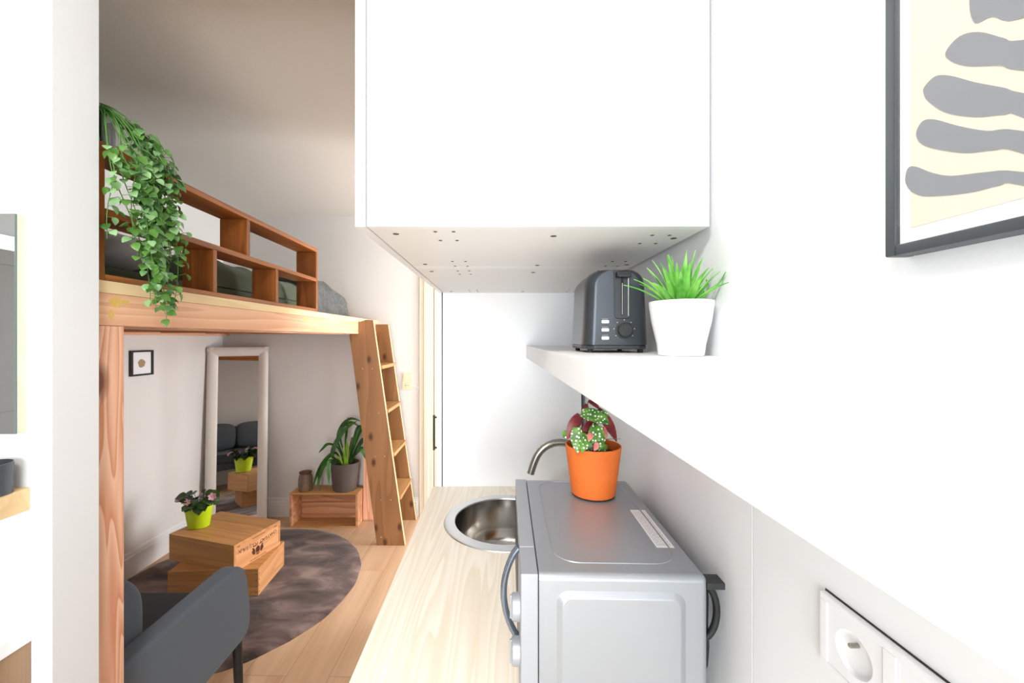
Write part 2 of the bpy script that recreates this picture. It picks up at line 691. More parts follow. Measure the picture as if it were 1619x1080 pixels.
def rug_material():
    m, nt, b, L = new_mat('brown_velvet_pile')
    tc = node(nt, 'ShaderNodeTexCoord')
    mp = node(nt, 'ShaderNodeMapping')
    mp.inputs['Rotation'].default_value = (0, 0, math.radians(-35))
    mp.inputs['Scale'].default_value = (1.0, 2.2, 1)
    L.new(tc.outputs['Object'], mp.inputs['Vector'])
    n1 = node(nt, 'ShaderNodeTexNoise')
    n1.inputs['Scale'].default_value = 3.4
    n1.inputs['Detail'].default_value = 4
    n1.inputs['Roughness'].default_value = 0.55
    n1.inputs['Distortion'].default_value = 0.5
    L.new(mp.outputs['Vector'], n1.inputs['Vector'])
    rp = node(nt, 'ShaderNodeValToRGB')
    rp.color_ramp.elements[0].position = 0.36
    rp.color_ramp.elements[0].color = rgb(62, 48, 44)
    rp.color_ramp.elements[1].position = 0.68
    rp.color_ramp.elements[1].color = rgb(152, 130, 124)
    e = rp.color_ramp.elements.new(0.5)
    e.color = rgb(100, 80, 74)
    L.new(n1.outputs['Fac'], rp.inputs['Fac'])
    L.new(rp.outputs['Color'], b.inputs['Base Color'])
    b.inputs['Roughness'].default_value = 1.0
    b.inputs['Specular IOR Level'].default_value = 0.1
    b.inputs['Sheen Weight'].default_value = 0.25
    n2 = node(nt, 'ShaderNodeTexNoise')
    n2.inputs['Scale'].default_value = 260
    L.new(tc.outputs['Object'], n2.inputs['Vector'])
    bp = node(nt, 'ShaderNodeBump')
    bp.inputs['Strength'].default_value = 0.6
    bp.inputs['Distance'].default_value = 0.004
    L.new(n2.outputs['Fac'], bp.inputs['Height'])
    L.new(bp.outputs['Normal'], b.inputs['Normal'])
    return m


def leaf_mat(name, c1, c2, scale=40, rough=0.4, spots=None, spot_scale=120, spot_r=0.3, trans=0.15):
    m, nt, b, L = new_mat(name)
    tc = node(nt, 'ShaderNodeTexCoord')
    n1 = node(nt, 'ShaderNodeTexNoise')
    n1.inputs['Scale'].default_value = scale
    n1.inputs['Detail'].default_value = 2
    L.new(tc.outputs['Object'], n1.inputs['Vector'])
    rp = node(nt, 'ShaderNodeValToRGB')
    rp.color_ramp.elements[0].position = 0.35
    rp.color_ramp.elements[0].color = c1
    rp.color_ramp.elements[1].position = 0.68
    rp.color_ramp.elements[1].color = c2
    L.new(n1.outputs['Fac'], rp.inputs['Fac'])
    col = rp.outputs['Color']
    if spots:
        vo = node(nt, 'ShaderNodeTexVoronoi')
        vo.inputs['Scale'].default_value = spot_scale
        vo.inputs['Randomness'].default_value = 0.7
        L.new(tc.outputs['Object'], vo.inputs['Vector'])
        kr = node(nt, 'ShaderNodeValToRGB')
        kr.color_ramp.elements[0].position = spot_r
        kr.color_ramp.elements[0].color = (1, 1, 1, 1)
        kr.color_ramp.elements[1].position = spot_r + 0.06
        kr.color_ramp.elements[1].color = (0, 0, 0, 1)
        L.new(vo.outputs['Distance'], kr.inputs['Fac'])
        mk = node(nt, 'ShaderNodeMix', data_type='RGBA')
        mk.inputs['B'].default_value = spots
        L.new(kr.outputs['Color'], mk.inputs['Factor'])
        L.new(col, mk.inputs['A'])
        col = mk.outputs['Result']
    L.new(col, b.inputs['Base Color'])
    b.inputs['Roughness'].default_value = rough
    b.inputs['Subsurface Weight'].default_value = 0.0
    return m


def glass_mat(name, tint=(1, 1, 1, 1), gloss=0.08):
    m = bpy.data.materials.new(name)
    m.use_nodes = True
    nt = m.node_tree
    nt.nodes.clear()
    out = node(nt, 'ShaderNodeOutputMaterial')
    tr = node(nt, 'ShaderNodeBsdfTransparent')
    tr.inputs['Color'].default_value = tint
    gl = node(nt, 'ShaderNodeBsdfGlossy')
    gl.inputs['Roughness'].default_value = 0.03
    mx = node(nt, 'ShaderNodeMixShader')
    lw = node(nt, 'ShaderNodeLayerWeight')
    lw.inputs['Blend'].default_value = 0.5
    pw = node(nt, 'ShaderNodeMath', operation='POWER')
    pw.inputs[1].default_value = 4.0
    nt.links.new(lw.outputs['Facing'], pw.inputs[0])
    ma = node(nt, 'ShaderNodeMath', operation='MULTIPLY_ADD')
    ma.inputs[1].default_value = 0.7
    ma.inputs[2].default_value = 0.03
    nt.links.new(pw.outputs[0], ma.inputs[0])
    nt.links.new(ma.outputs[0], mx.inputs[0])
    nt.links.new(tr.outputs[0], mx.inputs[1])
    nt.links.new(gl.outputs[0], mx.inputs[2])
    nt.links.new(mx.outputs[0], out.inputs[0])
    return m


def tile_mat(name, col, grout, size=0.3):
    m, nt, b, L = new_mat(name)
    tc = node(nt, 'ShaderNodeTexCoord')
    mp = node(nt, 'ShaderNodeMapping')
    mp.inputs['Rotation'].default_value = (PI / 2, 0, PI / 2)
    L.new(tc.outputs['Object'], mp.inputs['Vector'])
    br = node(nt, 'ShaderNodeTexBrick')
    br.offset = 0.0
    br.inputs['Scale'].default_value = 1.0
    br.inputs['Brick Width'].default_value = size * 2
    br.inputs['Row Height'].default_value = size
    br.inputs['Mortar Size'].default_value = 0.002
    br.inputs['Color1'].default_value = col
    br.inputs['Color2'].default_value = tuple(c * 1.12 for c in col[:3]) + (1,)
    br.inputs['Mortar'].default_value = grout
    L.new(mp.outputs['Vector'], br.inputs['Vector'])
    L.new(br.outputs['Color'], b.inputs['Base Color'])
    b.inputs['Roughness'].default_value = 0.45
    return m


M_WALL = plain('white_wall_paint', rgb(230, 232, 235), 0.85, var=0.012, scale=3, bump=0.12, bump_scale=160)
M_WALLPAPER = plain('white_textured_wallpaper', rgb(226, 223, 220), 0.9, var=0.015, scale=4, bump=0.35, bump_scale=130)
M_CEIL = plain('ceiling_paint', rgb(222, 217, 210), 0.9, var=0.012, scale=3, bump=0.25, bump_scale=140)
M_TRIM = plain('white_gloss_trim', rgb(232, 232, 232), 0.4, var=0.01)
M_FLOOR = floor_material()
M_DOORPAINT = plain('cream_door_paint', rgb(224, 213, 194), 0.5, var=0.03, scale=5)
M_GAP = plain('dark_gap', rgb(70, 58, 48), 0.8)
M_TILE = tile_mat('dark_grey_bathroom_tile', rgb(92, 90, 86), rgb(74, 73, 71))
M_GREYWALL = plain('grey_bathroom_paint', rgb(150, 151, 152), 0.7, var=0.02)
M_WHITE = plain('white_melamine', rgb(244, 245, 246), 0.35, var=0.006)
M_UNDER = plain('white_melamine_underside', rgb(241, 241, 238), 0.4, var=0.008)
M_SHELF = plain('white_lacquer', rgb(240, 241, 243), 0.4, var=0.005)
M_SPLASH = plain('white_splash_panel', rgb(240, 242, 244), 0.35, var=0.01)
M_DARKHOLE = plain('drill_hole_grey', rgb(96, 90, 82), 0.8)
M_HOLEDK = plain('socket_hole_dark', rgb(30, 29, 28), 0.8)
M_ASH = wood('pale_ash_worktop', rgb(253, 247, 235), rgb(226, 205, 174), 'y', scale=13, ring=16, stretch=0.05, rings=0.42, fibre=0.25, streak=0.15, rough=0.45)
M_STEEL = plain('brushed_steel', rgb(200, 198, 194), 0.16, 1.0, var=0.05, scale=30)
M_STEELRIM = plain('polished_steel_rim', rgb(206, 207, 208), 0.28, 1.0, var=0.02)
M_NICKEL = plain('brushed_nickel', rgb(168, 165, 158), 0.3, 1.0, var=0.03)
M_SILVER = plain('silver_lacquered_metal', rgb(164, 168, 175), 0.38, 0.5, var=0.012, scale=60)
M_SILVERPL = plain('silver_plastic', rgb(168, 172, 180), 0.4, 0.35, var=0.01)
M_HANDLE = plain('silver_grey_handle', rgb(132, 142, 156), 0.25, 0.7, var=0.02)
M_BLACKPL = plain('black_plastic', rgb(34, 36, 38), 0.45, var=0.04)
M_RUBBER = plain('black_rubber', rgb(26, 27, 29), 0.6, var=0.05)
M_PAPER = plain('white_paper_sticker', rgb(244, 244, 244), 0.6, var=0.005)
M_PRINT = plain('grey_print', rgb(165, 163, 174), 0.7)
M_TOASTER = plain('anthracite_toaster_metal', rgb(72, 77, 83), 0.3, 0.55, var=0.03)
M_TOASTERPL = plain('dark_toaster_plastic', rgb(50, 54, 59), 0.4, var=0.03)
M_BUTTON = plain('white_button', rgb(240, 240, 240), 0.4)
M_CERAMIC = plain('white_ceramic', rgb(240, 240, 240), 0.3, var=0.004)
M_FAKE = leaf_mat('bright_green_spiky_leaf', rgb(66, 150, 36), rgb(140, 208, 96), scale=30, rough=0.45)
M_ORANGE = plain('orange_fibre_pot', rgb(226, 112, 40), 0.75, var=0.08, scale=60, bump=0.3, bump_scale=300)
M_ORANGEDK = plain('pot_foot_brown', rgb(70, 44, 34), 0.8)
M_SOIL = plain('potting_soil', rgb(52, 32, 24), 1.0, var=0.4, scale=120, bump=1.0, bump_scale=150)
M_BEGTOP = leaf_mat('spotted_green_leaf', rgb(46, 100, 28), rgb(104, 156, 54), scale=60, spots=rgb(240, 244, 236), spot_scale=135, spot_r=0.27)
M_BEGRED = leaf_mat('dark_red_leaf_underside', rgb(96, 18, 28), rgb(136, 42, 44), scale=50)
M_BEGPINK = leaf_mat('pink_leaf_underside', rgb(196, 92, 84), rgb(222, 150, 134), scale=60)
M_BEGSTEM = plain('reddish_stem', rgb(140, 92, 74), 0.6)
M_FIR = wood('douglas_fir', rgb(246, 200, 164), rgb(214, 142, 102), 'y', scale=9, ring=9, stretch=0.07, rings=0.62, fibre=0.18, streak=0.25, knots=1.6, rough=0.55)
M_FIRZ = wood('douglas_fir_upright', rgb(248, 204, 172), rgb(212, 134, 98), 'z', scale=13, ring=11, stretch=0.09, rings=0.8, fibre=0.18, streak=0.2, knots=2.6, plane='yz', knot_r=.09, rough=0.55)
M_FIRBEAM = wood('douglas_fir_glued_beam', rgb(246, 200, 164), rgb(216, 146, 104), 'y', scale=9, ring=8, stretch=0.06, rings=0.5, fibre=0.18, streak=0.25, knots=1.6, plane='yz', knot_r=.05, rough=0.55, blotch=0.36, blotch_col=rgb(232, 196, 104))
M_STAIN = plain('yellow_glue_stain', rgb(226, 188, 104), 0.6, var=.12, scale=90)
M_SPRUCE = wood('pale_spruce', rgb(246, 222, 176), rgb(220, 182, 124), 'y', scale=8, ring=6, stretch=0.05, rings=0.35, fibre=0.2, rough=0.55)
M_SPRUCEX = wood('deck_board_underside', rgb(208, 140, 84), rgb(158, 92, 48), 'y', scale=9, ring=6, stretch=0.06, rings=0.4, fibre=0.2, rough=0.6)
M_JOIST = wood('joist_timber', rgb(204, 138, 84), rgb(150, 88, 46), 'x', scale=9, ring=6, stretch=0.06, rings=0.4, fibre=0.2, rough=0.6)
M_RAIL = wood('stained_pine_shelf', rgb(176, 104, 44), rgb(88, 44, 15), 'y', scale=12, ring=5, stretch=0.06, rings=0.45, fibre=0.45, streak=0.5, rough=0.4)
M_RAILZ = wood('stained_pine_upright', rgb(170, 98, 40), rgb(80, 40, 14), 'z', scale=12, ring=5, stretch=0.06, rings=0.45, fibre=0.45, streak=0.5, rough=0.4)
M_LADDER = wood('knotty_brown_ladder_board', rgb(164, 116, 73), rgb(114, 74, 40), 'z', scale=7, ring=5, stretch=0.12, rings=0.4, fibre=0.2, streak=0.5, knots=5.5, plane='xz', knot_r=.12, knot_col=rgb(84, 48, 26), rough=0.5)
M_LADDEREDGE = wood('pale_ladder_edge', rgb(232, 204, 156), rgb(206, 168, 112), 'z', scale=9, rings=0.25, rough=0.6)  # paler wood tone for the front edges of the ladder rails
M_STEP = wood('ladder_step_board', rgb(196, 150, 98), rgb(140, 94, 50), 'y', scale=9, ring=5, stretch=0.08, rings=0.4, fibre=0.3, streak=0.5, rough=0.45)
M_CRATE = wood('pine_crate', rgb(210, 156, 98), rgb(160, 104, 54), 'x', scale=10, ring=5, stretch=0.07, rings=0.35, fibre=0.25, streak=0.6, rough=0.6, board_var=.2)
M_CRATEY = wood('pine_crate_end', rgb(222, 164, 112), rgb(180, 112, 66), 'y', scale=10, ring=5, stretch=0.1, rings=0.45, fibre=0.2, streak=0.5, rough=0.6)
M_CRATEIN = wood('pine_crate_inside', rgb(226, 170, 128), rgb(174, 108, 70), 'x', scale=9, ring=5, stretch=0.1, rings=0.6, fibre=0.2, streak=0.5, rough=0.6)
M_INK = plain('branded_ink', rgb(76, 40, 22), 0.85)
M_RUG = rug_material()
M_SOFA = fabric('dark_grey_sofa_cloth', rgb(80, 90, 101), rgb(104, 115, 127))
M_SOFADK = fabric('charcoal_seat_cloth', rgb(44, 48, 52), rgb(58, 63, 68))
M_LIME = plain('lime_green_pot', rgb(196, 224, 24), 0.4, var=0.02)
M_DKLEAF = leaf_mat('dark_green_leaf', rgb(28, 52, 22), rgb(52, 84, 36), scale=50)
M_PETAL = leaf_mat('pink_petal', rgb(232, 160, 190), rgb(246, 208, 222), scale=80)
M_YELLOW = plain('flower_centre', rgb(226, 196, 90), 0.7)
M_YUCCA = leaf_mat('arching_leaf_green', rgb(22, 62, 18), rgb(58, 112, 36), scale=14)
M_YUCCAY = leaf_mat('young_leaf_green', rgb(120, 170, 40), rgb(160, 200, 70), scale=14)
M_DARKPOT = plain('dark_taupe_pot', rgb(88, 78, 72), 0.6, var=0.05)
M_JAR = plain('rusty_stoneware', rgb(120, 98, 80), 0.45, var=0.35, scale=45, bump=0.4, bump_scale=80)
M_MFRAME = plain('cream_wood_mirror_frame', rgb(222, 214, 206), 0.5, var=0.04, scale=20, bump=0.1, bump_scale=60)
M_MIRROR = plain('mirror_glass', (0.86, 0.87, 0.86, 1), 0.015, 1.0, var=0.0)
M_BLACKFR = plain('black_frame', rgb(30, 29, 29), 0.4)
M_DKFRAME = plain('dark_grey_picture_frame', rgb(54, 60, 65), 0.4, var=0.05)
M_MAT = plain('white_mat_board', rgb(244, 245, 247), 0.7, var=0.004)
M_BEIGE = plain('beige_art_paper', rgb(212, 200, 181), 0.75, var=0.02, scale=30)
M_GREYSTROKE = plain('grey_art_ink', rgb(114, 117, 124), 0.75, var=0.02)
M_BROWNART = plain('brown_art_ink', rgb(168, 148, 112), 0.8, var=0.15, scale=60)
M_GLASS = glass_mat('clear_glass')
M_VASE = glass_mat('smoky_ribbed_glass', (0.78, 0.8, 0.8, 1))
M_VINE = leaf_mat('trailing_leaf_green', rgb(52, 92, 34), rgb(106, 154, 70), scale=9, rough=0.3)
M_VINE2 = leaf_mat('trailing_leaf_pale', rgb(88, 138, 76), rgb(150, 188, 134), scale=12, rough=0.28)
M_VINESTEM = plain('vine_stem_green', rgb(72, 120, 46), 0.5)
M_GREENSHEET = fabric('olive_green_bedding', rgb(74, 84, 66), rgb(88, 98, 78), scale=300)
M_DKGREEN = fabric('dark_green_pillow', rgb(46, 58, 52), rgb(58, 70, 62), scale=300)
M_LTPILLOW = fabric('pale_grey_pillow', rgb(196, 196, 200), rgb(212, 212, 214), scale=300)
M_THROW = fabric('grey_throw', rgb(98, 102, 102), rgb(168, 170, 168), scale=45)
M_OUTLET = plain('white_socket_plastic', rgb(240, 241, 244), 0.35, var=0.004)
M_CREAMPL = plain('cream_switch_plastic', rgb(226, 214, 184), 0.4, var=0.01)
M_BATHWOOD = wood('bathroom_oak', rgb(226, 196, 148), rgb(196, 158, 106), 'x', scale=9, rings=0.3, fibre=0.4, rough=0.5)
M_VANITY = wood('vanity_brown_oak', rgb(170, 138, 106), rgb(122, 94, 68), 'z', scale=9, ring=6, stretch=0.08, rings=0.5, fibre=0.5, streak=0.4, rough=0.5)
M_MIRSIDE = wood('mirror_side_oak', rgb(230, 214, 190), rgb(204, 182, 150), 'z', scale=12, rings=0.3, fibre=0.5, rough=0.5)
M_CUP = plain('dark_grey_tumbler', rgb(66, 70, 76), 0.4)
M_SCREW = plain('zinc_screw', rgb(210, 206, 196), 0.3, 0.8)

# ------------------------------------------------------------------ the setting
XL, XR, YF, YB, ZC = -2.31, 0.362, 3.36, -1.75, 2.53
XP, YP0, YP1 = -0.983, 0.882, 0.985          # partition between shower room and loft
XE = 1.6                                      # unseen east side beyond the kitchen block, widened to even out the window light
struct('floor', MB().box(XL - .1, XE + .1, YB - .1, YF + .1, -0.08, 0), M_FLOOR)
struct('ceiling', MB().box(XL - .1, XE + .1, YB - .1, YF + .1, ZC, ZC + .1), M_CEIL)
struct('wall_left', MB().box(XL - .1, XL, YP0, YF + .1, 0, ZC), M_WALLPAPER)
struct('wall_far', MB().box(XL, XE, YF, YF + .1, 0, ZC), M_WALLPAPER)
struct('wall_partition', MB().box(XL, XP, YP0, YP1, 0, ZC), M_WALL)
struct('wall_header', MB().box(XP, XR, YP0 + .02, YP1, 2.342, ZC), M_WALL)
# right wall of the kitchen, its return, and the living room's window wall
WY0, WY1, WZ0, WZ1 = 2.38, 3.22, 0.4, 2.2
struct('wall_right', MB().box(XR, XR + .1, YB - .1, 2.216, 0, ZC), M_WALL)
struct('wall_return', MB().box(XR + .1, XE, 2.116, 2.216, 0, ZC), M_WALL)
w = MB()
w.box(XE, XE + .1, 2.116, WY0, 0, ZC).box(XE, XE + .1, WY1, YF + .1, 0, ZC)
w.box(XE, XE + .1, WY0, WY1, 0, WZ0).box(XE, XE + .1, WY0, WY1, WZ1, ZC)
struct('wall_window_side', w, M_WALL)
win = MB()
for a, b_ in ((WY0, WY0 + .05), (WY1 - .05, WY1), ((WY0 + WY1) / 2 - .03, (WY0 + WY1) / 2 + .03)):
    win.box(XE + .02, XE + .07, a, b_, WZ0, WZ1, .004)
win.box(XE + .02, XE + .07, WY0, WY1, WZ0, WZ0 + .05, .004).box(XE + .02, XE + .07, WY0, WY1, WZ1 - .05, WZ1, .004)
w1 = struct('window_1', win, M_TRIM)
part('window_pane', MB().box(XE + .043, XE + .047, WY0 + .05, WY1 - .05, WZ0 + .05, WZ1 - .05), M_GLASS, w1)
# back wall with the big window behind the viewpoint
BX0, BX1, BZ0, BZ1 = -1.18, 0.33, 0.06, 2.25
w = MB()
w.box(-2.1, BX0, YB - .1, YB, 0, ZC).box(BX1, XR, YB - .1, YB, 0, ZC)
w.box(BX0, BX1, YB - .1, YB, 0, BZ0).box(BX0, BX1, YB - .1, YB, BZ1, ZC)
struct('wall_back', w, M_WALL)
win = MB()
for a, b_ in ((BX0, BX0 + .05), (BX1 - .05, BX1), ((BX0 + BX1) / 2 - .03, (BX0 + BX1) / 2 + .03)):
    win.box(a, b_, YB - .07, YB - .02, BZ0, BZ1, .004)
win.box(BX0, BX1, YB - .07, YB - .02, BZ0, BZ0 + .05, .004).box(BX0, BX1, YB - .07, YB - .02, BZ1 - .05, BZ1, .004)
w2 = struct('window_2', win, M_TRIM)
part('window_pane', MB().box(BX0 + .05, BX1 - .05, YB - .047, YB - .043, BZ0 + .05, BZ1 - .05), M_GLASS, w2)
# shower room side wall: dark tile below, grey paint above, white border between
struct('wall_bathroom', MB().box(-2.1, -2.0, YB, YP0, 1.92, ZC), M_GREYWALL)
struct('wall_bathroom_tiled', MB().box(-2.1, -2.0, YB, YP0, 0, 1.86), M_TILE)
struct('trim_1', MB().box(-2.1, -1.99, YB, YP0, 1.86, 1.92, .003), M_TRIM)


def baseboard(name, poly_axis, pts, a0, a1):
    struct(name, MB().prism(pts, poly_axis, a0, a1), M_TRIM)


baseboard('baseboard_left', 'y', [(XL, 0), (XL + .014, 0), (XL + .014, .125), (XL + .009, .13), (XL + .009, .15), (XL + .004, .16), (XL, .16)], YP1, YF)
baseboard('baseboard_far', 'x', [(YF, 0), (YF - .014, 0), (YF - .014, .125), (YF - .009, .13), (YF - .009, .15), (YF - .004, .16), (YF, .16)], XL + .014, -.652)

# door in the far wall
d1 = bpy.data.objects.new('door_1', None)
COL.objects.link(d1)
d1.location = (-.1, YF, 0)
d1['kind'] = 'structure'
cs = MB()
prof = [(-.65, YF), (-.65, YF - .012), (-.645, YF - .02), (-.612, YF - .02), (-.606, YF - .03), (-.572, YF - .03), (-.566, YF - .022), (-.536, YF - .022), (-.53, YF - .016), (-.53, YF)]
cs.prism([(p[0], p[1]) for p in prof], 'z', 0, 2.12)
cs.prism([(-.2 - (p[0] + .2), p[1]) for p in prof], 'z', 0, 2.12)
cs.box(-.65, .25, YF - .022, YF, 2.12, 2.24, .004)
part('door_casing', cs, M_DOORPAINT, d1)
lf = MB().box(-.524, .124, YF - .012, YF + .0, .008, 2.115, .003)
for z0, z1 in ((.2, .95), (1.1, 1.98)):
    lf.box(-.42, .02, YF - .016, YF - .01, z0, z1, .004)
dl = part('door_leaf', lf, M_DOORPAINT, d1)
part('door_gap', MB().box(-.531, -.523, YF - .01, YF - .002, 0, 2.12), M_GAP, d1)
dh = MB().cyl((.07, YF - .012, 1.05), (.07, YF - .06, 1.05), .009)
dh.tube([(.07, YF - .055, 1.05), (-.05, YF - .055, 1.05)], .009)
part('door_handle', dh, M_NICKEL, dl)

# ------------------------------------------------------------------ kitchen
# worktop with a round cut-out
SX, SY, SR = 0.031, 1.318, 0.190
wt = thing('worktop', 'pale ash wood kitchen worktop with a round sink set into it', 'worktop', (0.05, .6, .872))
m = MB().hole_plate(-.255, .357, 1.05, 1.60, .872, .9, (SX, SY), SR)
m.box(-.255, .357, -.45, 1.05, .872, .9).box(-.255, .357, 1.60, 1.6135, .872, .9)
part('worktop_board', m, M_ASH, wt)
part('edge_band', MB().box(-.2568, -.2551, -.45, 1.6135, .872, .9), M_ASH, wt)

bc = thing('base_cabinet', 'white kitchen base cabinet carrying the pale wood worktop', 'cabinet', (.05, .6, 0))
m = MB()
m.box(-.21, .357, -.45, -.432, .1, .872).box(-.21, .357, 1.595, 1.6135, .1, .872).box(-.21, .357, .55, .568, .1, .872)
m.box(-.21, .357, -.432, 1.595, .1, .118).box(.345, .357, -.432, 1.595, .118, .872)
part('cabinet_body', m, M_WHITE, bc)
part('plinth', MB().box(-.18, -.165, -.45, 1.6135, 0, .1), M_WHITE, bc)
for y0, y1 in ((-.448, .053), (.057, .558), (.562, 1.083), (1.087, 1.612)):
    dr = part('door', MB().box(-.232, -.212, y0, y1, .105, .865, .0015), M_WHITE, bc)
    hb = MB().tube([(-.25, y1 - .05, .68), (-.25, y1 - .05, .8)], .005, 10)
    hb.cyl((-.232, y1 - .05, .7), (-.25, y1 - .05, .7), .004, 10).cyl((-.232, y1 - .05, .78), (-.25, y1 - .05, .78), .004, 10)
    part('handle', hb, M_BLACKPL, dr)

# sink
sk = thing('round_sink', 'round stainless steel sink bowl in the pale worktop beside the microwave', 'sink', (SX, SY, .9))
rim = [(.166, -.002), (.168, .0035), (.172, .0045), (.196, .0045), (.2025, .0025), (.204, 0.0003), (.2, .0002)]
part('rim', MB().lathe(rim, (SX, SY, .9), 96), M_STEELRIM, sk)
bowl = [(.166, .0), (.164, -.03), (.160, -.1), (.150, -.135), (.135, -.152), (.11, -.158), (.04, -.162), (.03, -.166)]
bowl2 = [(.032, -.1675), (.112, -.1598), (.137, -.1535), (.152, -.1362), (.162, -.1), (.166, -.03), (.168, 0)]
part('bowl', MB().lathe(bowl + bowl2, (SX, SY, .9), 96), M_STEEL, sk)
dn = MB().lathe([(0, -.1662), (.01, -.166), (.012, -.1635), (.03, -.163), (.038, -.1605), (.041, -.1615)], (SX, SY, .9), 48)
part('drain', dn, M_STEELRIM, sk)

# tap
tp = thing('kitchen_tap', 'brushed steel gooseneck tap behind the microwave, arching over the sink', 'tap', (.30, 1.36, .9))
part('base', MB().lathe([(0, 0), (.027, 0), (.027, .006), (.022, .01), (.022, .09), (.02, .095), (0, .095)], (.30, 1.36, .9), 32), M_NICKEL, tp)
pts = [(.30, 1.36, .99), (.30, 1.36, 1.05)]
for k in range(0, 15):
    a = k / 14 * math.radians(160)
    pts.append((.30 - .088 + .088 * math.cos(a), 1.36 - .02 * k / 14, 1.06 + .088 * math.sin(a)))
last = Vector(pts[-1])
pts.append(tuple(last + Vector((-.008, 0, -.022))))
pts.append(tuple(last + Vector((-.015, 0, -.045))))
part('spout', MB().tube(pts, .0125, 20), M_NICKEL, tp)
part('lever', MB().tube([(.30, 1.338, .96), (.30, 1.30, .97), (.30, 1.28, .985)], .006, 12), M_NICKEL, tp)

# splash panels on the right wall
for nm, y0, y1, lb in (('splash_panel', -.45, .5565, 'white splash panel on the right wall around the double socket'),
                       ('splash_panel', .558, 1.6135, 'white splash panel on the wall behind the microwave and tap')):
    tag(finish(MB().box(.358, .3612, y0, y1, .9005, 1.4205, .0006), nm, M_SPLASH), lb, 'wall panel', 'splash panels')

# tall cabinet at the end of the worktop
tc_ = thing('tall_cabinet', 'tall white kitchen cabinet at the far end of the worktop', 'cabinet', (.06, 1.9, 0))
m = MB()
m.box(-.218, .344, 1.6145, 1.633, 0, 2.28, .0008).box(-.218, .344, 2.197, 2.215, 0, 2.28, .0008)
m.box(-.218, .344, 1.633, 2.197, 2.262, 2.28).box(-.218, .344, 1.633, 2.197, .1, .118).box(.33, .344, 1.633, 2.197, .118, 2.262)
part('cabinet_body', m, M_WHITE, tc_)
part('plinth', MB().box(-.19, -.175, 1.633, 2.197, 0, .1), M_WHITE, tc_)
dr = part('door', MB().box(-.242, -.222, 1.6145, 2.213, .105, 2.275, .001), M_WHITE, tc_)
hb = MB().tube([(-.270, 1.72, 1.018), (-.270, 1.72, 1.169)], .005, 12)
hb.cyl((-.242, 1.72, 1.028), (-.270, 1.72, 1.028), .004, 10).cyl((-.242, 1.72, 1.159), (-.270, 1.72, 1.159), .004, 10)
part('handle', hb, M_BLACKPL, dr)

# wall cabinets
UZ = 1.6846


def wall_cabinet(y0, y1, label, shift):
    c = thing('wall_cabinet', label, 'cabinet', (.07, (y0 + y1) / 2, UZ), group='white wall cabinets')
    m = MB()
    m.box(-.214, .351, y0, y0 + .018, UZ, 2.3, .0008).box(-.214, .351, y1 - .018, y1, UZ, 2.3, .0008)
    m.box(-.214, .351, y0 + .018, y1 - .018, 2.282, 2.3).box(.339, .351, y0 + .018, y1 - .018, UZ + .018, 2.282)
    part('cabinet_body', m, M_WHITE, c)
    part('bottom_panel', MB().box(-.214, .351, y0 + .018, y1 - .018, UZ + .0003, UZ + .018, .0004), M_UNDER, c)
    part('door', MB().box(-.2335, -.2165, y0 + .001, y1 - .001, UZ, 2.298, .001), M_WHITE, c)
    for x, y, r in shift:
        part('dowel_hole', MB().cyl((x, y, UZ + .0004), (x, y, UZ - .0004), r, 16), M_DARKHOLE, c)


h1, h2 = [], []
for x in (-.106, -.0745, .279, .31):
    for y in (.69, .752, .957, 1.02):
        h1.append((x, y + (.024 if x > 0 and y < .8 else 0), .0033))
    for y in (1.091, 1.149, 1.53, 1.585):
        h2.append((x, y, .0033))
for x, y in ((-.178, .705), (-.178, .994), (.103, .72), (.103, 1.008), (.327, .736), (.327, 1.0)):
    h1.append((x, y, .0055))
for x, y in ((-.179, 1.10), (-.179, 1.572), (.103, 1.118), (.103, 1.572), (.327, 1.12)):
    h2.append((x, y, .0055))
wall_cabinet(.657, 1.0425, 'white wall cabinet hanging nearest the camera, its blank side panel in view', h1)
wall_cabinet(1.0435, 1.6135, 'white wall cabinet hanging against the tall cabinet, behind the nearer one', h2)

# floating shelf
tag(finish(MB().box(.12, .3615, -.45, 1.6135, 1.421, 1.471, .0012), 'wall_shelf', M_SHELF),
    'long thick white floating shelf on the right wall carrying the toaster', 'shelf')

# socket on the right wall
so = thing('double_socket', 'white flush double socket plate on the right wall under the shelf', 'socket', (.358, .36, 1.188))
R90 = Matrix(((0, 0, -1, 0), (1, 0, 0, 0), (0, 1, 0, 0), (0, 0, 0, 1)))   # local x->Y, y->Z, z->-X


def on_wall(y, z, x=.358):
    return Matrix.Translation((x, y, z)) @ R90


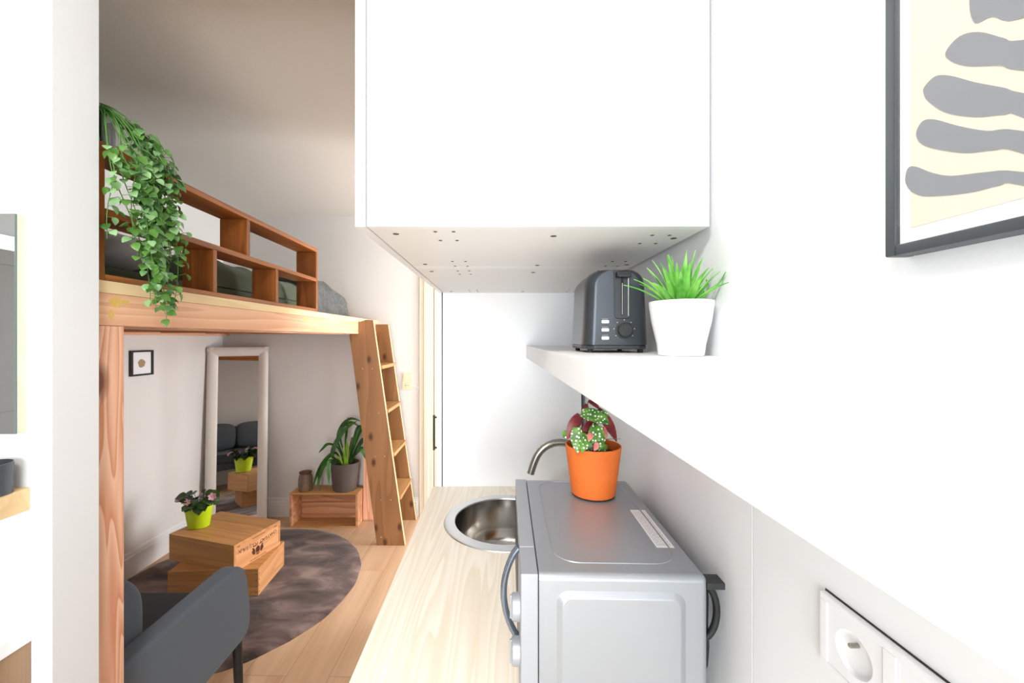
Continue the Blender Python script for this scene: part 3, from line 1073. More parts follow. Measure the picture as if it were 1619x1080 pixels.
part('dark_surround', MB().box(-.0775, .0775, -.0405, .0405, 0, .0004, M=on_wall(.356, 1.188)), M_GAP, so)
m = MB()
m.box(-.0765, .0765, .031, .039, .0004, .0075, .0015, M=on_wall(.356, 1.188))
m.box(-.0765, .0765, -.039, -.031, .0004, .0075, .0015, M=on_wall(.356, 1.188))
for a, b_ in ((-.0765, -.067), (-.0065, .0065), (.067, .0765)):
    m.box(a, b_, -.0315, .0315, .0004, .0075, .0012, M=on_wall(.356, 1.188))
part('cover_plate', m, M_OUTLET, so)
for yc in (.393, .319):
    m = MB().hole_plate(-.03, .03, -.031, .031, .0034, .0062, (0, 0), .0205, 40, M=on_wall(yc, 1.188))
    m.lathe([(.0205, .006), (.0195, .0046), (.0185, .0022), (.016, .0014), (0, .0012)], (0, 0, 0), 40, M=on_wall(yc, 1.188))
    ins = part('socket_insert', m, M_OUTLET, so)
    part('earth_pin', MB().cyl((.3572, yc, 1.197), (.3475, yc, 1.197), .0023, 14, bev=.0008), M_NICKEL, ins)
    for dy in (-.0095, .0095):
        part('contact_hole', MB().cyl((.3573, yc + dy, 1.188), (.3568, yc + dy, 1.188), .0026, 12), M_HOLEDK, ins)

# picture on the right wall
pf = thing('framed_print', 'dark framed print of grey finger shapes on beige, on the right wall', 'picture', (.362, .15, 1.571))
FY0, FY1, FZ0, FZ1 = -.05, .3518, 1.5710, 2.09
m = MB()
fw = .0092
prof_x0, prof_x1 = .3425, .3615
m.box(prof_x0, prof_x1, FY1 - fw, FY1, FZ0, FZ1, .0015).box(prof_x0, prof_x1, FY0, FY0 + fw, FZ0, FZ1, .0015)
m.box(prof_x0, prof_x1, FY0 + fw, FY1 - fw, FZ0, FZ0 + fw, .0015).box(prof_x0, prof_x1, FY0 + fw, FY1 - fw, FZ1 - fw, FZ1, .0015)
part('frame', m, M_DKFRAME, pf)
part('mat_board', MB().box(.3470, .3485, FY0 + fw, FY1 - fw, FZ0 + fw, FZ1 - fw), M_MAT, pf)
art = part('art_sheet', MB().box(.3463, .3471, FY0 + fw + .006, .3335, 1.5925, FZ1 - fw - .008), M_BEIGE, pf)
part('glass', MB().box(.3442, .3450, FY0 + fw, FY1 - fw, FZ0 + fw, FZ1 - fw), M_GLASS, pf)
ST = [
    [(.2915, 1.745), (.288, 1.728), (.278, 1.7245), (.262, 1.7105), (.21, 1.70), (.19, 1.733), (.24, 1.762), (.275, 1.772), (.288, 1.764)],
    [(.307, 1.7204), (.298, 1.7257), (.286, 1.72), (.272, 1.705), (.2625, 1.6965), (.21, 1.668), (.21, 1.64), (.2625, 1.6766), (.2725, 1.6864), (.2815, 1.6925), (.2936, 1.7008), (.3035, 1.7114)],
    [(.3225, 1.703), (.3145, 1.7067), (.3045, 1.7008), (.2882, 1.6852), (.2714, 1.6706), (.2622, 1.6615), (.21, 1.618), (.21, 1.586), (.2622, 1.6456), (.2714, 1.6523), (.2882, 1.6601), (.3067, 1.6738), (.3193, 1.69), (.3226, 1.698)],
    [(.3286, 1.6690), (.3236, 1.6763), (.3148, 1.6729), (.2989, 1.6594), (.2812, 1.6464), (.2622, 1.6365), (.2, 1.585), (.2, 1.562), (.2622, 1.6219), (.2779, 1.631), (.2937, 1.6366), (.313, 1.6486), (.3246, 1.6587)],
    [(.3372, 1.6364), (.3352, 1.6430), (.3295, 1.6421), (.317, 1.6318), (.303, 1.6236), (.2812, 1.6174), (.2622, 1.6095), (.2, 1.57), (.2, 1.555), (.2622, 1.6007), (.2747, 1.6051), (.2882, 1.6061), (.3067, 1.61), (.3236, 1.6156), (.3325, 1.623), (.3366, 1.6305)],
]


def smooth_poly(P, n=5):
    out = []
    m_ = len(P)
    for i in range(m_):
        p0, p1, p2, p3 = (Vector(P[(i + k) % m_]).to_3d() if False else Vector((P[(i + k) % m_][0], P[(i + k) % m_][1], 0)) for k in (-1, 0, 1, 2))
        for j in range(n):
            t = j / n
            q = 0.5 * ((2 * p1) + (-p0 + p2) * t + (2 * p0 - 5 * p1 + 4 * p2 - p3) * t * t + (-p0 + 3 * p1 - 3 * p2 + p3) * t ** 3)
            out.append((q.x, q.y))
    return out


for P in ST:
    part('painted_stroke', MB().prism(smooth_poly(P, 4), 'x', .3459, .3464), M_GREYSTROKE, art)

# ------------------------------------------------------------------ microwave
TH = math.radians(-1.6)
mw = thing('microwave', 'silver microwave oven on the pale worktop with an orange pot on top', 'microwave', (.184, .810, .9), TH)
hx, hy, zt, zb = .1415, .206, .240, .012
fx = -hx + .027
m = MB().box(fx + .0012, hx, -hy, hy, zb, zt, .010, 4, keep=lambda e: any(v.co.x > fx + .01 for v in e.verts))


def rring(x0, x1, y0, y1, r, n=8):
    out = []
    for cx, cy, a0 in ((x1 - r, y1 - r, 0), (x0 + r, y1 - r, PI / 2), (x0 + r, y0 + r, PI), (x1 - r, y0 + r, 1.5 * PI)):
        for k in range(n + 1):
            a = a0 + k / n * PI / 2
            out.append((cx + r * math.cos(a), cy + r * math.sin(a)))
    return out


def ridge(mb, o, w_, h, M):
    """raised rounded-rectangle line"""
    x0, x1, y0, y1, r = o
    loops = []
    for off, z in ((0, -.0004), (w_ * .3, h), (w_ * .7, h), (w_, -.0004)):
        loops.append([Vector((p[0], p[1], z)) for p in rring(x0 + off, x1 - off, y0 + off, y1 - off, r - off)])
    b = bmesh.new()
    vs = [[b.verts.new(p) for p in l] for l in loops]
    n = len(vs[0])
    for A, B in zip(vs, vs[1:]):
        for i in range(n):
            j = (i + 1) % n
            b.faces.new((A[i], A[j], B[j], B[i]))
    bmesh.ops.recalc_face_normals(b, faces=b.faces[:])
    b.transform(M)
    mb._merge(b)


ridge(m, (-.088, .118, -.174, .190, .045), .004, .0012, Matrix.Translation((0, 0, zt)))


def plateau(mb, o, slope, h, M):
    x0, x1, y0, y1, r = o
    loops = []
    for off, z in ((0, -.0006), (slope * .25, h * .12), (slope * .75, h * .88), (slope, h)):
        loops.append([Vector((p[0], p[1], z)) for p in rring(x0 + off, x1 - off, y0 + off, y1 - off, max(r - off * .6, .004))])
    b = bmesh.new()
    vs = [[b.verts.new(p) for p in l] for l in loops]
    n = len(vs[0])
    for A, B in zip(vs, vs[1:]):
        for i in range(n):
            j = (i + 1) % n
            b.faces.new((A[i], A[j], B[j], B[i]))
    b.faces.new(vs[-1])
    bmesh.ops.recalc_face_normals(b, faces=b.faces[:])
    b.transform(M)
    mb._merge(b)


NEAR = Matrix(((1, 0, 0, 0), (0, 0, -1, -hy), (0, 1, 0, 0), (0, 0, 0, 1)))   # local x->x, y->z, z->-y
plateau(m, (-.088, .109, .03, .2175, .02), .012, .005, NEAR)
part('housing', m, M_SILVER, mw, world=False)
yd = -.125
part('control_panel', MB().box(-hx, fx, -hy, yd - .0006, zb, zt, .0022, 3), M_SILVERPL, mw, world=False)
dr = part('door', MB().box(-hx, fx, yd + .0006, hy, zb, zt, .0022, 3), M_SILVERPL, mw, world=False)
part('door_window', MB().box(-hx - .0008, -hx + .001, yd + .06, hy - .03, zb + .03, zt - .03, .0004), M_BLACKPL, dr, world=False)
pts = []
for k in range(17):
    u = k / 16
    pts.append((-hx - .027 * math.sin(PI * u) ** 0.75, yd + .014, .072 + (.232 - .072) * u))
part('handle', MB().tube(pts, .0058, 14, flat=1.25), M_HANDLE, dr, world=False)
for zc in (.165, .093):
    kn = MB().lathe([(0, 0), (.0205, 0), (.0205, .002), (.0198, .0115), (.0178, .0135), (0, .0135)], (0, 0, 0), 32,
                    M=Matrix.Translation((-hx, -.168, zc)) @ Matrix.Rotation(-PI / 2, 4, 'Y'))
    kn.box(-hx - .0165, -hx - .011, -.1705, -.1655, zc - .019, zc + .019, .0015)
    part('knob', kn, M_SILVERPL, mw, world=False)
st = part('sticker', MB().box(.095, .1255, -.122, .028, zt - .0003, zt + .0003), M_PAPER, mw, world=False)
pr = MB()
rn = random.Random(3)
for i in range(8):
    y = -.116
    while y < .02:
        l = rn.uniform(.004, .011)
        pr.box(.0985 + i * .0031, .0985 + i * .0031 + .0009, y, min(y + l, .023), zt + .0002, zt + .0004)
        y += l + .002
part('sticker_print', pr, M_PRINT, st, world=False)
for x in (-.11, .11):
    for y in (-.17, .17):
        part('foot', MB().cyl((x, y, 0), (x, y, zb + .002), .013, 16), M_BLACKPL, mw, world=False)
part('wall_spacer', MB().box(hx - .001, hx + .0265, -.203, -.178, zt - .021, zt - .011, .001), M_BLACKPL, mw, world=False)
cd = []
for k in range(21):
    a = -PI / 2 + k / 20 * PI
    cd.append((hx - .002 + .024 * math.cos(a), -.186, .176 + .043 * math.sin(a)))
cb = MB().tube(cd, .0052, 12)
cb.tube([(hx + .004, -.180, .222), (hx + .008, -.176, .19), (hx + .007, -.176, .15), (hx + .009, -.176, .115), (hx + .006, -.178, .088), (hx + .000, -.18, .078)], .0062, 12)
part('power_cord', cb, M_RUBBER, mw, world=False)

# ------------------------------------------------------------------ begonia in the orange pot
PX, PY, PZ = .2235, .922, 1.1403
bg_ = thing('potted_begonia', 'spotted begonia in an orange pot standing on the silver microwave', 'potted plant', (PX, PY, PZ))
prof = [(0, .002), (.046, .002), (.0495, .0045), (.053, .03), (.0585, .075), (.0632, .1115), (.0628, .114), (.0605, .1145), (.0598, .112), (.0572, .092)]
part('pot', MB().lathe(prof, (PX, PY, PZ), 56), M_ORANGE, bg_)
part('pot_foot', MB().lathe([(0, 0), (.0465, 0), (.049, .0015), (.0495, .0042), (0, .0042)], (PX, PY, PZ), 56), M_ORANGEDK, bg_, label='dark brown base ring')
so_ = MB().lathe([(0, .097), (.02, .0985), (.04, .0965), (.058, .094), (.0578, .088), (0, .088)], (PX, PY, PZ), 40)
part('soil', so_, M_SOIL, bg_)


def up(x, y, Y):
    """a picture point at depth Y, in metres"""
    return Vector(((x - 785) / 630 * Y, Y, 1.5 - (y - 535) / 630 * Y))


BL = [  # base px, tip px, depth base, depth tip, half width px, kind, normal
    ((919, 653), (965, 671), .905, .875, 10.5, 'g', (.25, -.8, .6)),
    ((918, 656), (896, 695), .93, .91, 8.5, 'r', (-.5, -.8, .1)),
    ((944, 648), (975, 699), .94, .93, 9.5, 'r', (.5, -.8, .2)),
    ((912, 676), (913, 717), .885, .865, 7.5, 'g', (-.3, -.9, .2)),
    ((926, 686), (919, 716), .88, .862, 7.0, 'g', (.2, -.9, .3)),
    ((944, 672), (936, 702), .885, .87, 9.0, 'g', (.1, -.9, .3)),
    ((950, 682), (944, 715), .885, .87, 6.5, 'g', (.4, -.8, .2)),
    ((941, 668), (918, 683), .90, .89, 6.0, 'r', (0, -.8, .5)),
    ((928, 639), (919, 655), .95, .945, 3.2, 'r', (-.4, -.8, .3)),
    ((930, 634), (949, 648), .955, .95, 4.2, 'r', (.3, -.7, .6)),
    ((893, 681), (897, 696), .93, .925, 4.5, 'g', (-.5, -.8, .1)),
    ((934, 685), (930, 697), .872, .866, 5.0, 'p', (0, -1, .2)),
    ((944, 700), (939, 713), .868, .864, 4.5, 'p', (.1, -1, .2)),
    ((954, 675), (957, 697), .91, .90, 4.5, 'p', (.6, -.8, .1)),
    ((930, 672), (942, 690), .92, .915, 8.0, 'g', (0, -.9, .4)),
    ((951, 650), (958, 664), .92, .905, 6.0, 'g', (.3, -.8, .5)),
    ((925, 700), (934, 716), .895, .89, 7.0, 'g', (-.2, -.9, .3)),
    ((956, 702), (950, 714), .90, .895, 5.0, 'g', (.3, -.9, .3)),
]
stm = MB()
for i, (b0, t0, yb, yt, hw_, kd, nr) in enumerate(BL):
    B, T = up(b0[0], b0[1], yb), up(t0[0], t0[1], yt)
    lm = MB()
    if kd == 'g':
        lm.leaf(B, T, hw_ * 1.12 / 630, nr, 'wing', .12, .0004, 0, 1, n=9, fold=.22)
        mats = [M_BEGTOP, M_BEGRED]
    elif kd == 'r':
        lm.leaf(B, T, hw_ * 1.05 / 630, nr, 'wing', .12, .0004, 0, 1, n=9, fold=.22)
        mats = [M_BEGRED, M_BEGTOP]
    else:
        lm.leaf(B, T, hw_ * .9 / 630, nr, 'wing', .12, .0004, 0, 1, n=9, fold=.3)
        mats = [M_BEGPINK, M_BEGTOP]
    part('leaf', lm, mats, bg_)
    a = 2.4 * i
    g = Vector((PX + .018 * math.cos(a), PY + .018 * math.sin(a), PZ + .095))
    mid = (g + B) / 2 + Vector((0, .006, .012))
    part('stem', MB().tube([g, g.lerp(mid, .5) + Vector((0, 0, .004)), mid, mid.lerp(B, .6) + Vector((0, 0, .004)), B], [.0017, .0016, .0014, .0012, .001], 7), M_BEGSTEM, bg_)
part('stem', MB().tube([up(957, 695, .9), up(968, 694, .895), up(981, 694, .89)], [.0011, .0009, .0005], 6), M_BEGSTEM, bg_)

# ------------------------------------------------------------------ toaster
TZ = 1.471
to = thing('toaster', 'dark grey two-slice toaster on the white shelf beside the spiky plant', 'toaster', (.2435, .885, TZ), math.radians(-2.4))
L2, W2, H = .097, .066, .1665


def section(w_bot, w_top, z0, z1, r, n=8):
    """body outline across x,z with rounded top corners and flared foot"""
    out = [(-w_bot, z0), (w_bot, z0)]
    pts_r = []
    zc = z1 - r
    for k in range(n + 1):
        a = k / n * PI / 2
        pts_r.append((w_top - r + r * math.cos(a), zc + r * math.sin(a)))
    side = []
    for k in range(1, 7):
        u = k / 7
        side.append((w_bot + (w_top - w_bot) * u ** .8, z0 + (zc - z0) * u))
    out += side + pts_r
    out += [(-p[0], p[1]) for p in (side + pts_r)[::-1]]
    return out


b = bmesh.new()
rings = []
for yy, k in ((-L2, .66), (-L2 + .0012, .75), (-L2 + .0045, .84), (-L2 + .010, .91), (-L2 + .018, .96), (-L2 + .027, .99), (-L2 + .038, 1.0), (L2 - .038, 1.0), (L2 - .027, .99), (L2 - .018, .96), (L2 - .010, .91), (L2 - .0045, .84), (L2 - .0012, .75), (L2, .66)):
    sec = section(W2 * k, (W2 - .006) * k, .016, .016 + (H - .016) * (1 - (1 - k) * .06), .030)
    rings.append([b.verts.new((p[0], yy, p[1])) for p in sec])
n = len(rings[0])
for A, B in zip(rings, rings[1:]):
    for i in range(n):
        j = (i + 1) % n
        b.faces.new((A[i], A[j], B[j], B[i]))
b.faces.new(rings[0])
b.faces.new(rings[-1])
bmesh.ops.recalc_face_normals(b, faces=b.faces[:])
m = MB()
m._merge(b)
part('body', m, M_TOASTER, to, world=False)
plan = [(W2 * (.99 if k > .98 else k) * sx_, y_) for sx_, lst in ((1, 1), (-1, -1)) for y_, k in [(-L2 + .002, .68), (-L2 + .012, .90), (-L2 + .036, .985), (L2 - .036, .985), (L2 - .012, .90), (L2 - .002, .68)][::lst]]
m = MB().prism(plan, 'z', .007, .0165, .003, 2)
part('base', m, M_TOASTERPL, to, world=False)
for x in (-.05, .05):
    for y in (-.078, .078):
        part('foot', MB().cyl((x, y, 0), (x, y, .010), .0055, 14), M_RUBBER, to, world=False)
for x in (-.021, .021):
    part('slot', MB().box(x - .011, x + .011, -.068, .068, H - .002, H + .0012, .0005), M_HOLEDK, to, world=False)
# lever channel on the front: dark recess frame, slot, lever
CX = .0085
Yf = -L2
ch = [(CX - .0165, .163), (CX + .0175, .163)] + [(CX + .0165 - .006 + .006 * math.cos(a), .068 + .006 - .006 * math.sin(a)) for a in (0, .4, .8, 1.2, PI / 2)] + [(CX - .0145 + .006 - .006 * math.sin(a), .068 + .006 - .006 * math.cos(a)) for a in (0, .4, .8, 1.2, PI / 2)]
part('lever_channel', MB().prism(ch, 'y', Yf - .0022, Yf + .004, .0006, 1), M_TOASTERPL, to, world=False)
part('lever_slot', MB().box(CX - .0022, CX + .0022, Yf - .0026, Yf, .074, .150, .0003), M_HOLEDK, to, world=False, label='narrow black slot')
part('slide_rail', MB().box(CX - .0006, CX + .0008, Yf - .0031, Yf - .001, .076, .138, .0002), M_NICKEL, to, world=False, label='thin shiny metal rail')
part('slide_rail', MB().box(CX + .0112, CX + .0132, Yf - .0029, Yf - .001, .073, .149, .0004), M_NICKEL, to, world=False, label='thin shiny metal rail')
m = MB().box(CX - .0135, CX + .0145, Yf - .017, Yf - .001, .1485, .1595, .0022, 3)
m.box(CX - .0105, CX + .0115, Yf - .019, Yf - .015, .1475, .1545, .0015, 2)
part('lever', m, M_BLACKPL, to, world=False)
DZC, DXC = .0456, CX + .0045
part('dial_ring', MB().cyl((DXC, Yf - .0016, DZC), (DXC, Yf + .002, DZC), .0172, 32, bev=.0005), M_TOASTERPL, to, world=False)
m = MB().cyl((DXC, Yf - .0125, DZC), (DXC, Yf - .001, DZC), .0142, 32, bev=.0018)
m.box(DXC - .0007, DXC + .0007, Yf - .0129, Yf - .0115, DZC + .001, DZC + .013, .0002)
part('dial', m, M_BLACKPL, to, world=False)
for k in range(7):
    a = math.radians(-35 + k * 250 / 6)
    x, z = DXC + .0200 * math.cos(a), DZC + .0200 * math.sin(a)
    part('dial_mark', MB().cyl((x, Yf - .0006, z), (x, Yf + .002, z), .0008, 8), M_BUTTON, to, world=False)
for z in (.0618, .0456, .0294):
    m = MB().box(-.0315, -.0165, Yf - .0022, Yf + .004, z - .0033, z + .0033, .0018, 2)
    bt = part('button', m, M_BUTTON, to, world=False, label='white oblong button')
    lb = MB()
    for q in range(5):
        lb.box(-.0302 + q * .0024, -.0286 + q * .0024, Yf - .0005, Yf + .003, z + .0050, z + .0062)
    part('button_caption', lb, M_PRINT, bt, world=False)

# ------------------------------------------------------------------ spiky artificial plant
QX, QY, QZ = .3085, .667, 1.471
fp = thing('potted_spiky_plant', 'bright green spiky plant in a white pot on the shelf', 'potted plant', (QX, QY, QZ))
prof = [(0, 0), (.0335, 0), (.0355, .0012), (.038, .02), (.0465, .058), (.0503, .086), (.0503, .0902), (.0485, .0906), (.0475, .089), (.0465, .082), (0, .080)]
part('pot', MB().lathe(prof, (QX, QY, QZ), 64), M_CERAMIC, fp)
rn = random.Random(11)
NB = 34
for i in range(NB):
    az = i * 2.39996 + rn.uniform(-.15, .15)
    tier = i / NB
    el = math.radians(86 - 54 * tier ** .85 + rn.uniform(-5, 5))
    Ln = .078 + .020 * rn.random() - .008 * tier
    d = Vector((math.cos(az), math.sin(az), 0))
    sdir = Vector((-math.sin(az), math.cos(az), 0))
    o = Vector((QX, QY, QZ + .081)) + d * (.003 + .012 * tier)
    pts, ws = [], []
    for k in range(9):
        u = k / 8
        r = Ln * u * math.cos(el) * (.85 + .25 * u * u)
        z = Ln * u * math.sin(el) - .010 * u ** 3 * math.cos(el)
        p = o + d * r + Vector((0, 0, z))
        p.x = min(p.x, .3585)
        pts.append(p)
        ws.append((.0066 - .001 * tier) * (0.8 + .4 * u / .35 if u < .35 else 1.2 * (1 - (u - .35) / .65) ** .9) + .0001)
    part('leaf', MB().blade(pts, ws, sdir, .0005, .35), M_FAKE, fp)

# ------------------------------------------------------------------ loft bed platform
XB = -1.0
lo = thing('loft_platform', 'wooden loft bed platform of red fir posts and beams on the left', 'loft bed', (XB, 1.0, 0))
part('beam', MB().box(XB - .07, XB, .99, YF - .002, 1.533, 1.616, .002), M_FIRBEAM, lo)
for cy_, cz_, ry_, rz_, sd_ in ((1.047, 1.594, .018, .014, 1.0), (1.034, 1.562, .008, .012, 4.0), (1.075, 1.598, .010, .006, 7.0)):
    st_ = [(cy_ + ry_ * math.cos(a) * (1 + .45 * noise.noise(Vector((math.cos(a) * 2, math.sin(a) * 2, sd_)))), cz_ + rz_ * math.sin(a) * (1 + .45 * noise.noise(Vector((math.sin(a) * 2, math.cos(a) * 2, sd_ + 2))))) for a in [2 * PI * k / 26 for k in range(26)]]
    part('glue_stain', MB().prism(st_, 'x', XB - .0005, XB + .0004), M_STAIN, lo, label='yellow glue stain on the beam')
part('deck_edge', MB().box(XB - .03, XB, .99, YF - .002, 1.6165, 1.648, .0015), M_SPRUCE, lo, label='pale spruce edge board')
dk = MB()
xx = XL + .02
while xx < XB - .04:
    dk.box(xx, min(xx + .14, XB - .031), .99, YF - .002, 1.626, 1.646, .001)
    xx += .142
part('deck', dk, M_SPRUCEX, lo)
part('post', MB().box(XB - .075, XB, .994, 1.071, 0, 1.5325, .003), M_FIRZ, lo)
part('post', MB().box(XB - .094, XB - .016, YF - .095, YF - .018, 0, 1.5325, .003), M_FIRZ, lo)
part('ledger', MB().box(XL + .001, XL + .06, .99, YF - .002, 1.52, 1.6255, .002), M_FIR, lo)
for y in (1.05, 1.46, 1.87, 2.28, 2.69, 3.1, 3.32):
    part('joist', MB().box(XL + .06, XB - .07, y - .022, y + .022, 1.536, 1.6255, .002), M_JOIST, lo)
part('inner_beam', MB().box(XB - .15, XB - .10, 1.075, YF - .1, 1.528, 1.6255, .002), M_FIR, lo)

# guard rail shelf on the platform edge
RZ0, RZ1 = 1.6485, 2.0
gr = thing('guard_rail_shelf', 'open orange-brown pine shelf serving as guard rail on the loft edge', 'shelf', (XB - .055, 1.6, RZ0))
rx0, rx1, ry0, ry1 = XB - .112, XB - .002, 1.0, 2.234
part('top_board', MB().box(rx0, rx1, ry0, ry1, RZ1 - .02, RZ1, .0015), M_RAIL, gr)
part('middle_board', MB().box(rx0, rx1, ry0 + .02, ry1 - .02, 1.815, 1.834, .0015), M_RAIL, gr)
part('bottom_board', MB().box(rx0, rx1, ry0 + .02, ry1 - .02, RZ0, RZ0 + .016, .0015), M_RAIL, gr)
for y in (ry0, ry1 - .02):
    part('end_panel', MB().box(rx0, rx1, y, y + .02, RZ0, RZ1 - .0205, .0015), M_RAILZ, gr)
part('divider', MB().box(rx0, rx1, 1.601, 1.621, 1.8345, RZ1 - .0205, .0015), M_RAILZ, gr)
for y in (1.409, 1.812):
    part('divider', MB().box(rx0, rx1, y, y + .02, RZ0 + .0165, 1.8145, .0015), M_RAILZ, gr)

# ------------------------------------------------------------------ bed on the loft
DZ = 1.6485


def nz(x, y, s, seed=0.0):
    return noise.noise(Vector((x * s, y * s, seed)))


def edge(u, v, pu=.06, pv=.04, q=2.0):
    a = min(1, min(u, 1 - u) / pu)
    b_ = min(1, min(v, 1 - v) / pv)
    return (1 - (1 - a) ** q) ** .5 * (1 - (1 - b_) ** q) ** .5


mt = thing('mattress', 'mattress in an olive green sheet lying on the loft', 'mattress', (-1.7, 2.0, DZ))
part('mattress_body', MB().box(XL + .03, -1.16, 1.02, 3.06, DZ, DZ + .07, .03, 4), M_GREENSHEET, mt)


def duvet_h(u, v):
    x, y = u * 1.05, v * 1.62
    return edge(u, v, .10, .07) * (.118 + .030 * nz(x, y, 3.0, 1.3) + .016 * nz(x + y, y - x, 7.5, 4.2) + .012 * abs(nz(x * 2.2, y * .8, 6, 9.1)))


tag(finish(MB().heap(XL + .06, -1.165, 1.50, 3.04, DZ + .071, duvet_h, 60, 80), 'duvet', M_GREENSHEET),
    'rumpled olive green duvet spread over the mattress on the loft', 'duvet')


def throw_h(u, v):
    x, y = u, v
    return edge(u, v, .12, .16) * (.052 + .03 * nz(x * 1.2, y * .9, 4.0, 2.6) + .018 * nz(x, y, 11, 7.7))


# the grey throw lies over the foot of the bed and droops to the deck in front of the mattress
th = MB()
b = bmesh.new()
NXT, NYT = 34, 34
path = [(-1.75, .25), (-1.5, .255), (-1.3, .25), (-1.2, .235), (-1.145, .18), (-1.132, .11), (-1.122, .055), (-1.105, .012), (-1.075, .004)]
grid = []
for i in range(NXT + 1):
    s_ = i / NXT * (len(path) - 1)
    k = min(int(s_), len(path) - 2)
    f = s_ - k
    px = path[k][0] * (1 - f) + path[k + 1][0] * f
    pz = path[k][1] * (1 - f) + path[k + 1][1] * f
    row = []
    for j in range(NYT + 1):
        v = j / NYT
        y = 2.42 + .62 * v + .03 * math.sin(i * .4)
        fall = max(0, (v - .55) / .45)
        z = pz * (1 - .35 * fall ** 2) + .02 * nz(px * 3, y * 3, 4, 3.3) * min(1, pz * 12) + .012 * abs(nz(px, y, 11, 5.5)) * min(1, pz * 12) + .006 * math.sin(y * 34 + px * 9) * min(1, pz * 12)
        if px < -1.165 and y < 3.04:
            z = max(z, .071 + duvet_h((px - XL - .06) / (-1.165 - XL - .06), (y - 1.5) / 1.54) + .016)
        x = px + .014 * math.sin(y * 26) * (1 if i > NXT * .5 else 0)
        row.append(b.verts.new((x, y, DZ + max(.003, z))))
    grid.append(row)
for i in range(NXT):
    for j in range(NYT):
        b.faces.new((grid[i][j], grid[i + 1][j], grid[i + 1][j + 1], grid[i][j + 1]))
bmesh.ops.solidify(b, geom=b.faces[:], thickness=-.008)
bmesh.ops.recalc_face_normals(b, faces=b.faces[:])
th._merge(b)
tag(finish(th, 'throw_blanket', M_THROW), 'grey blanket crumpled over the foot of the loft bed', 'blanket')


def pillow(c, size, rz, tilt, mat, label):
    def puff(q):
        k = 1 - .35 * (abs(q.x) ** 3 + abs(q.y) ** 3) / 2
        return Vector((q.x, q.y, q.z * k))
    M = Matrix.Translation(c) @ Matrix.Rotation(rz, 4, 'Z') @ Matrix.Rotation(tilt, 4, 'X')
    o = finish(MB().cushion((0, 0, 0), size, 3.2, 14, M, puff), 'pillow', mat)
    tag(o, label, 'pillow', 'pillows on the loft bed')


pillow((-1.44, 1.135, DZ + .075 + .155), (.54, .13, .31), 0, math.radians(6), M_DKGREEN, 'dark green pillow propped against the partition on the loft')
pillow((-1.40, 1.325, DZ + .075 + .066), (.46, .21, .13), 0, 0, M_LTPILLOW, 'pale grey pillow lying at the near end of the loft bed')

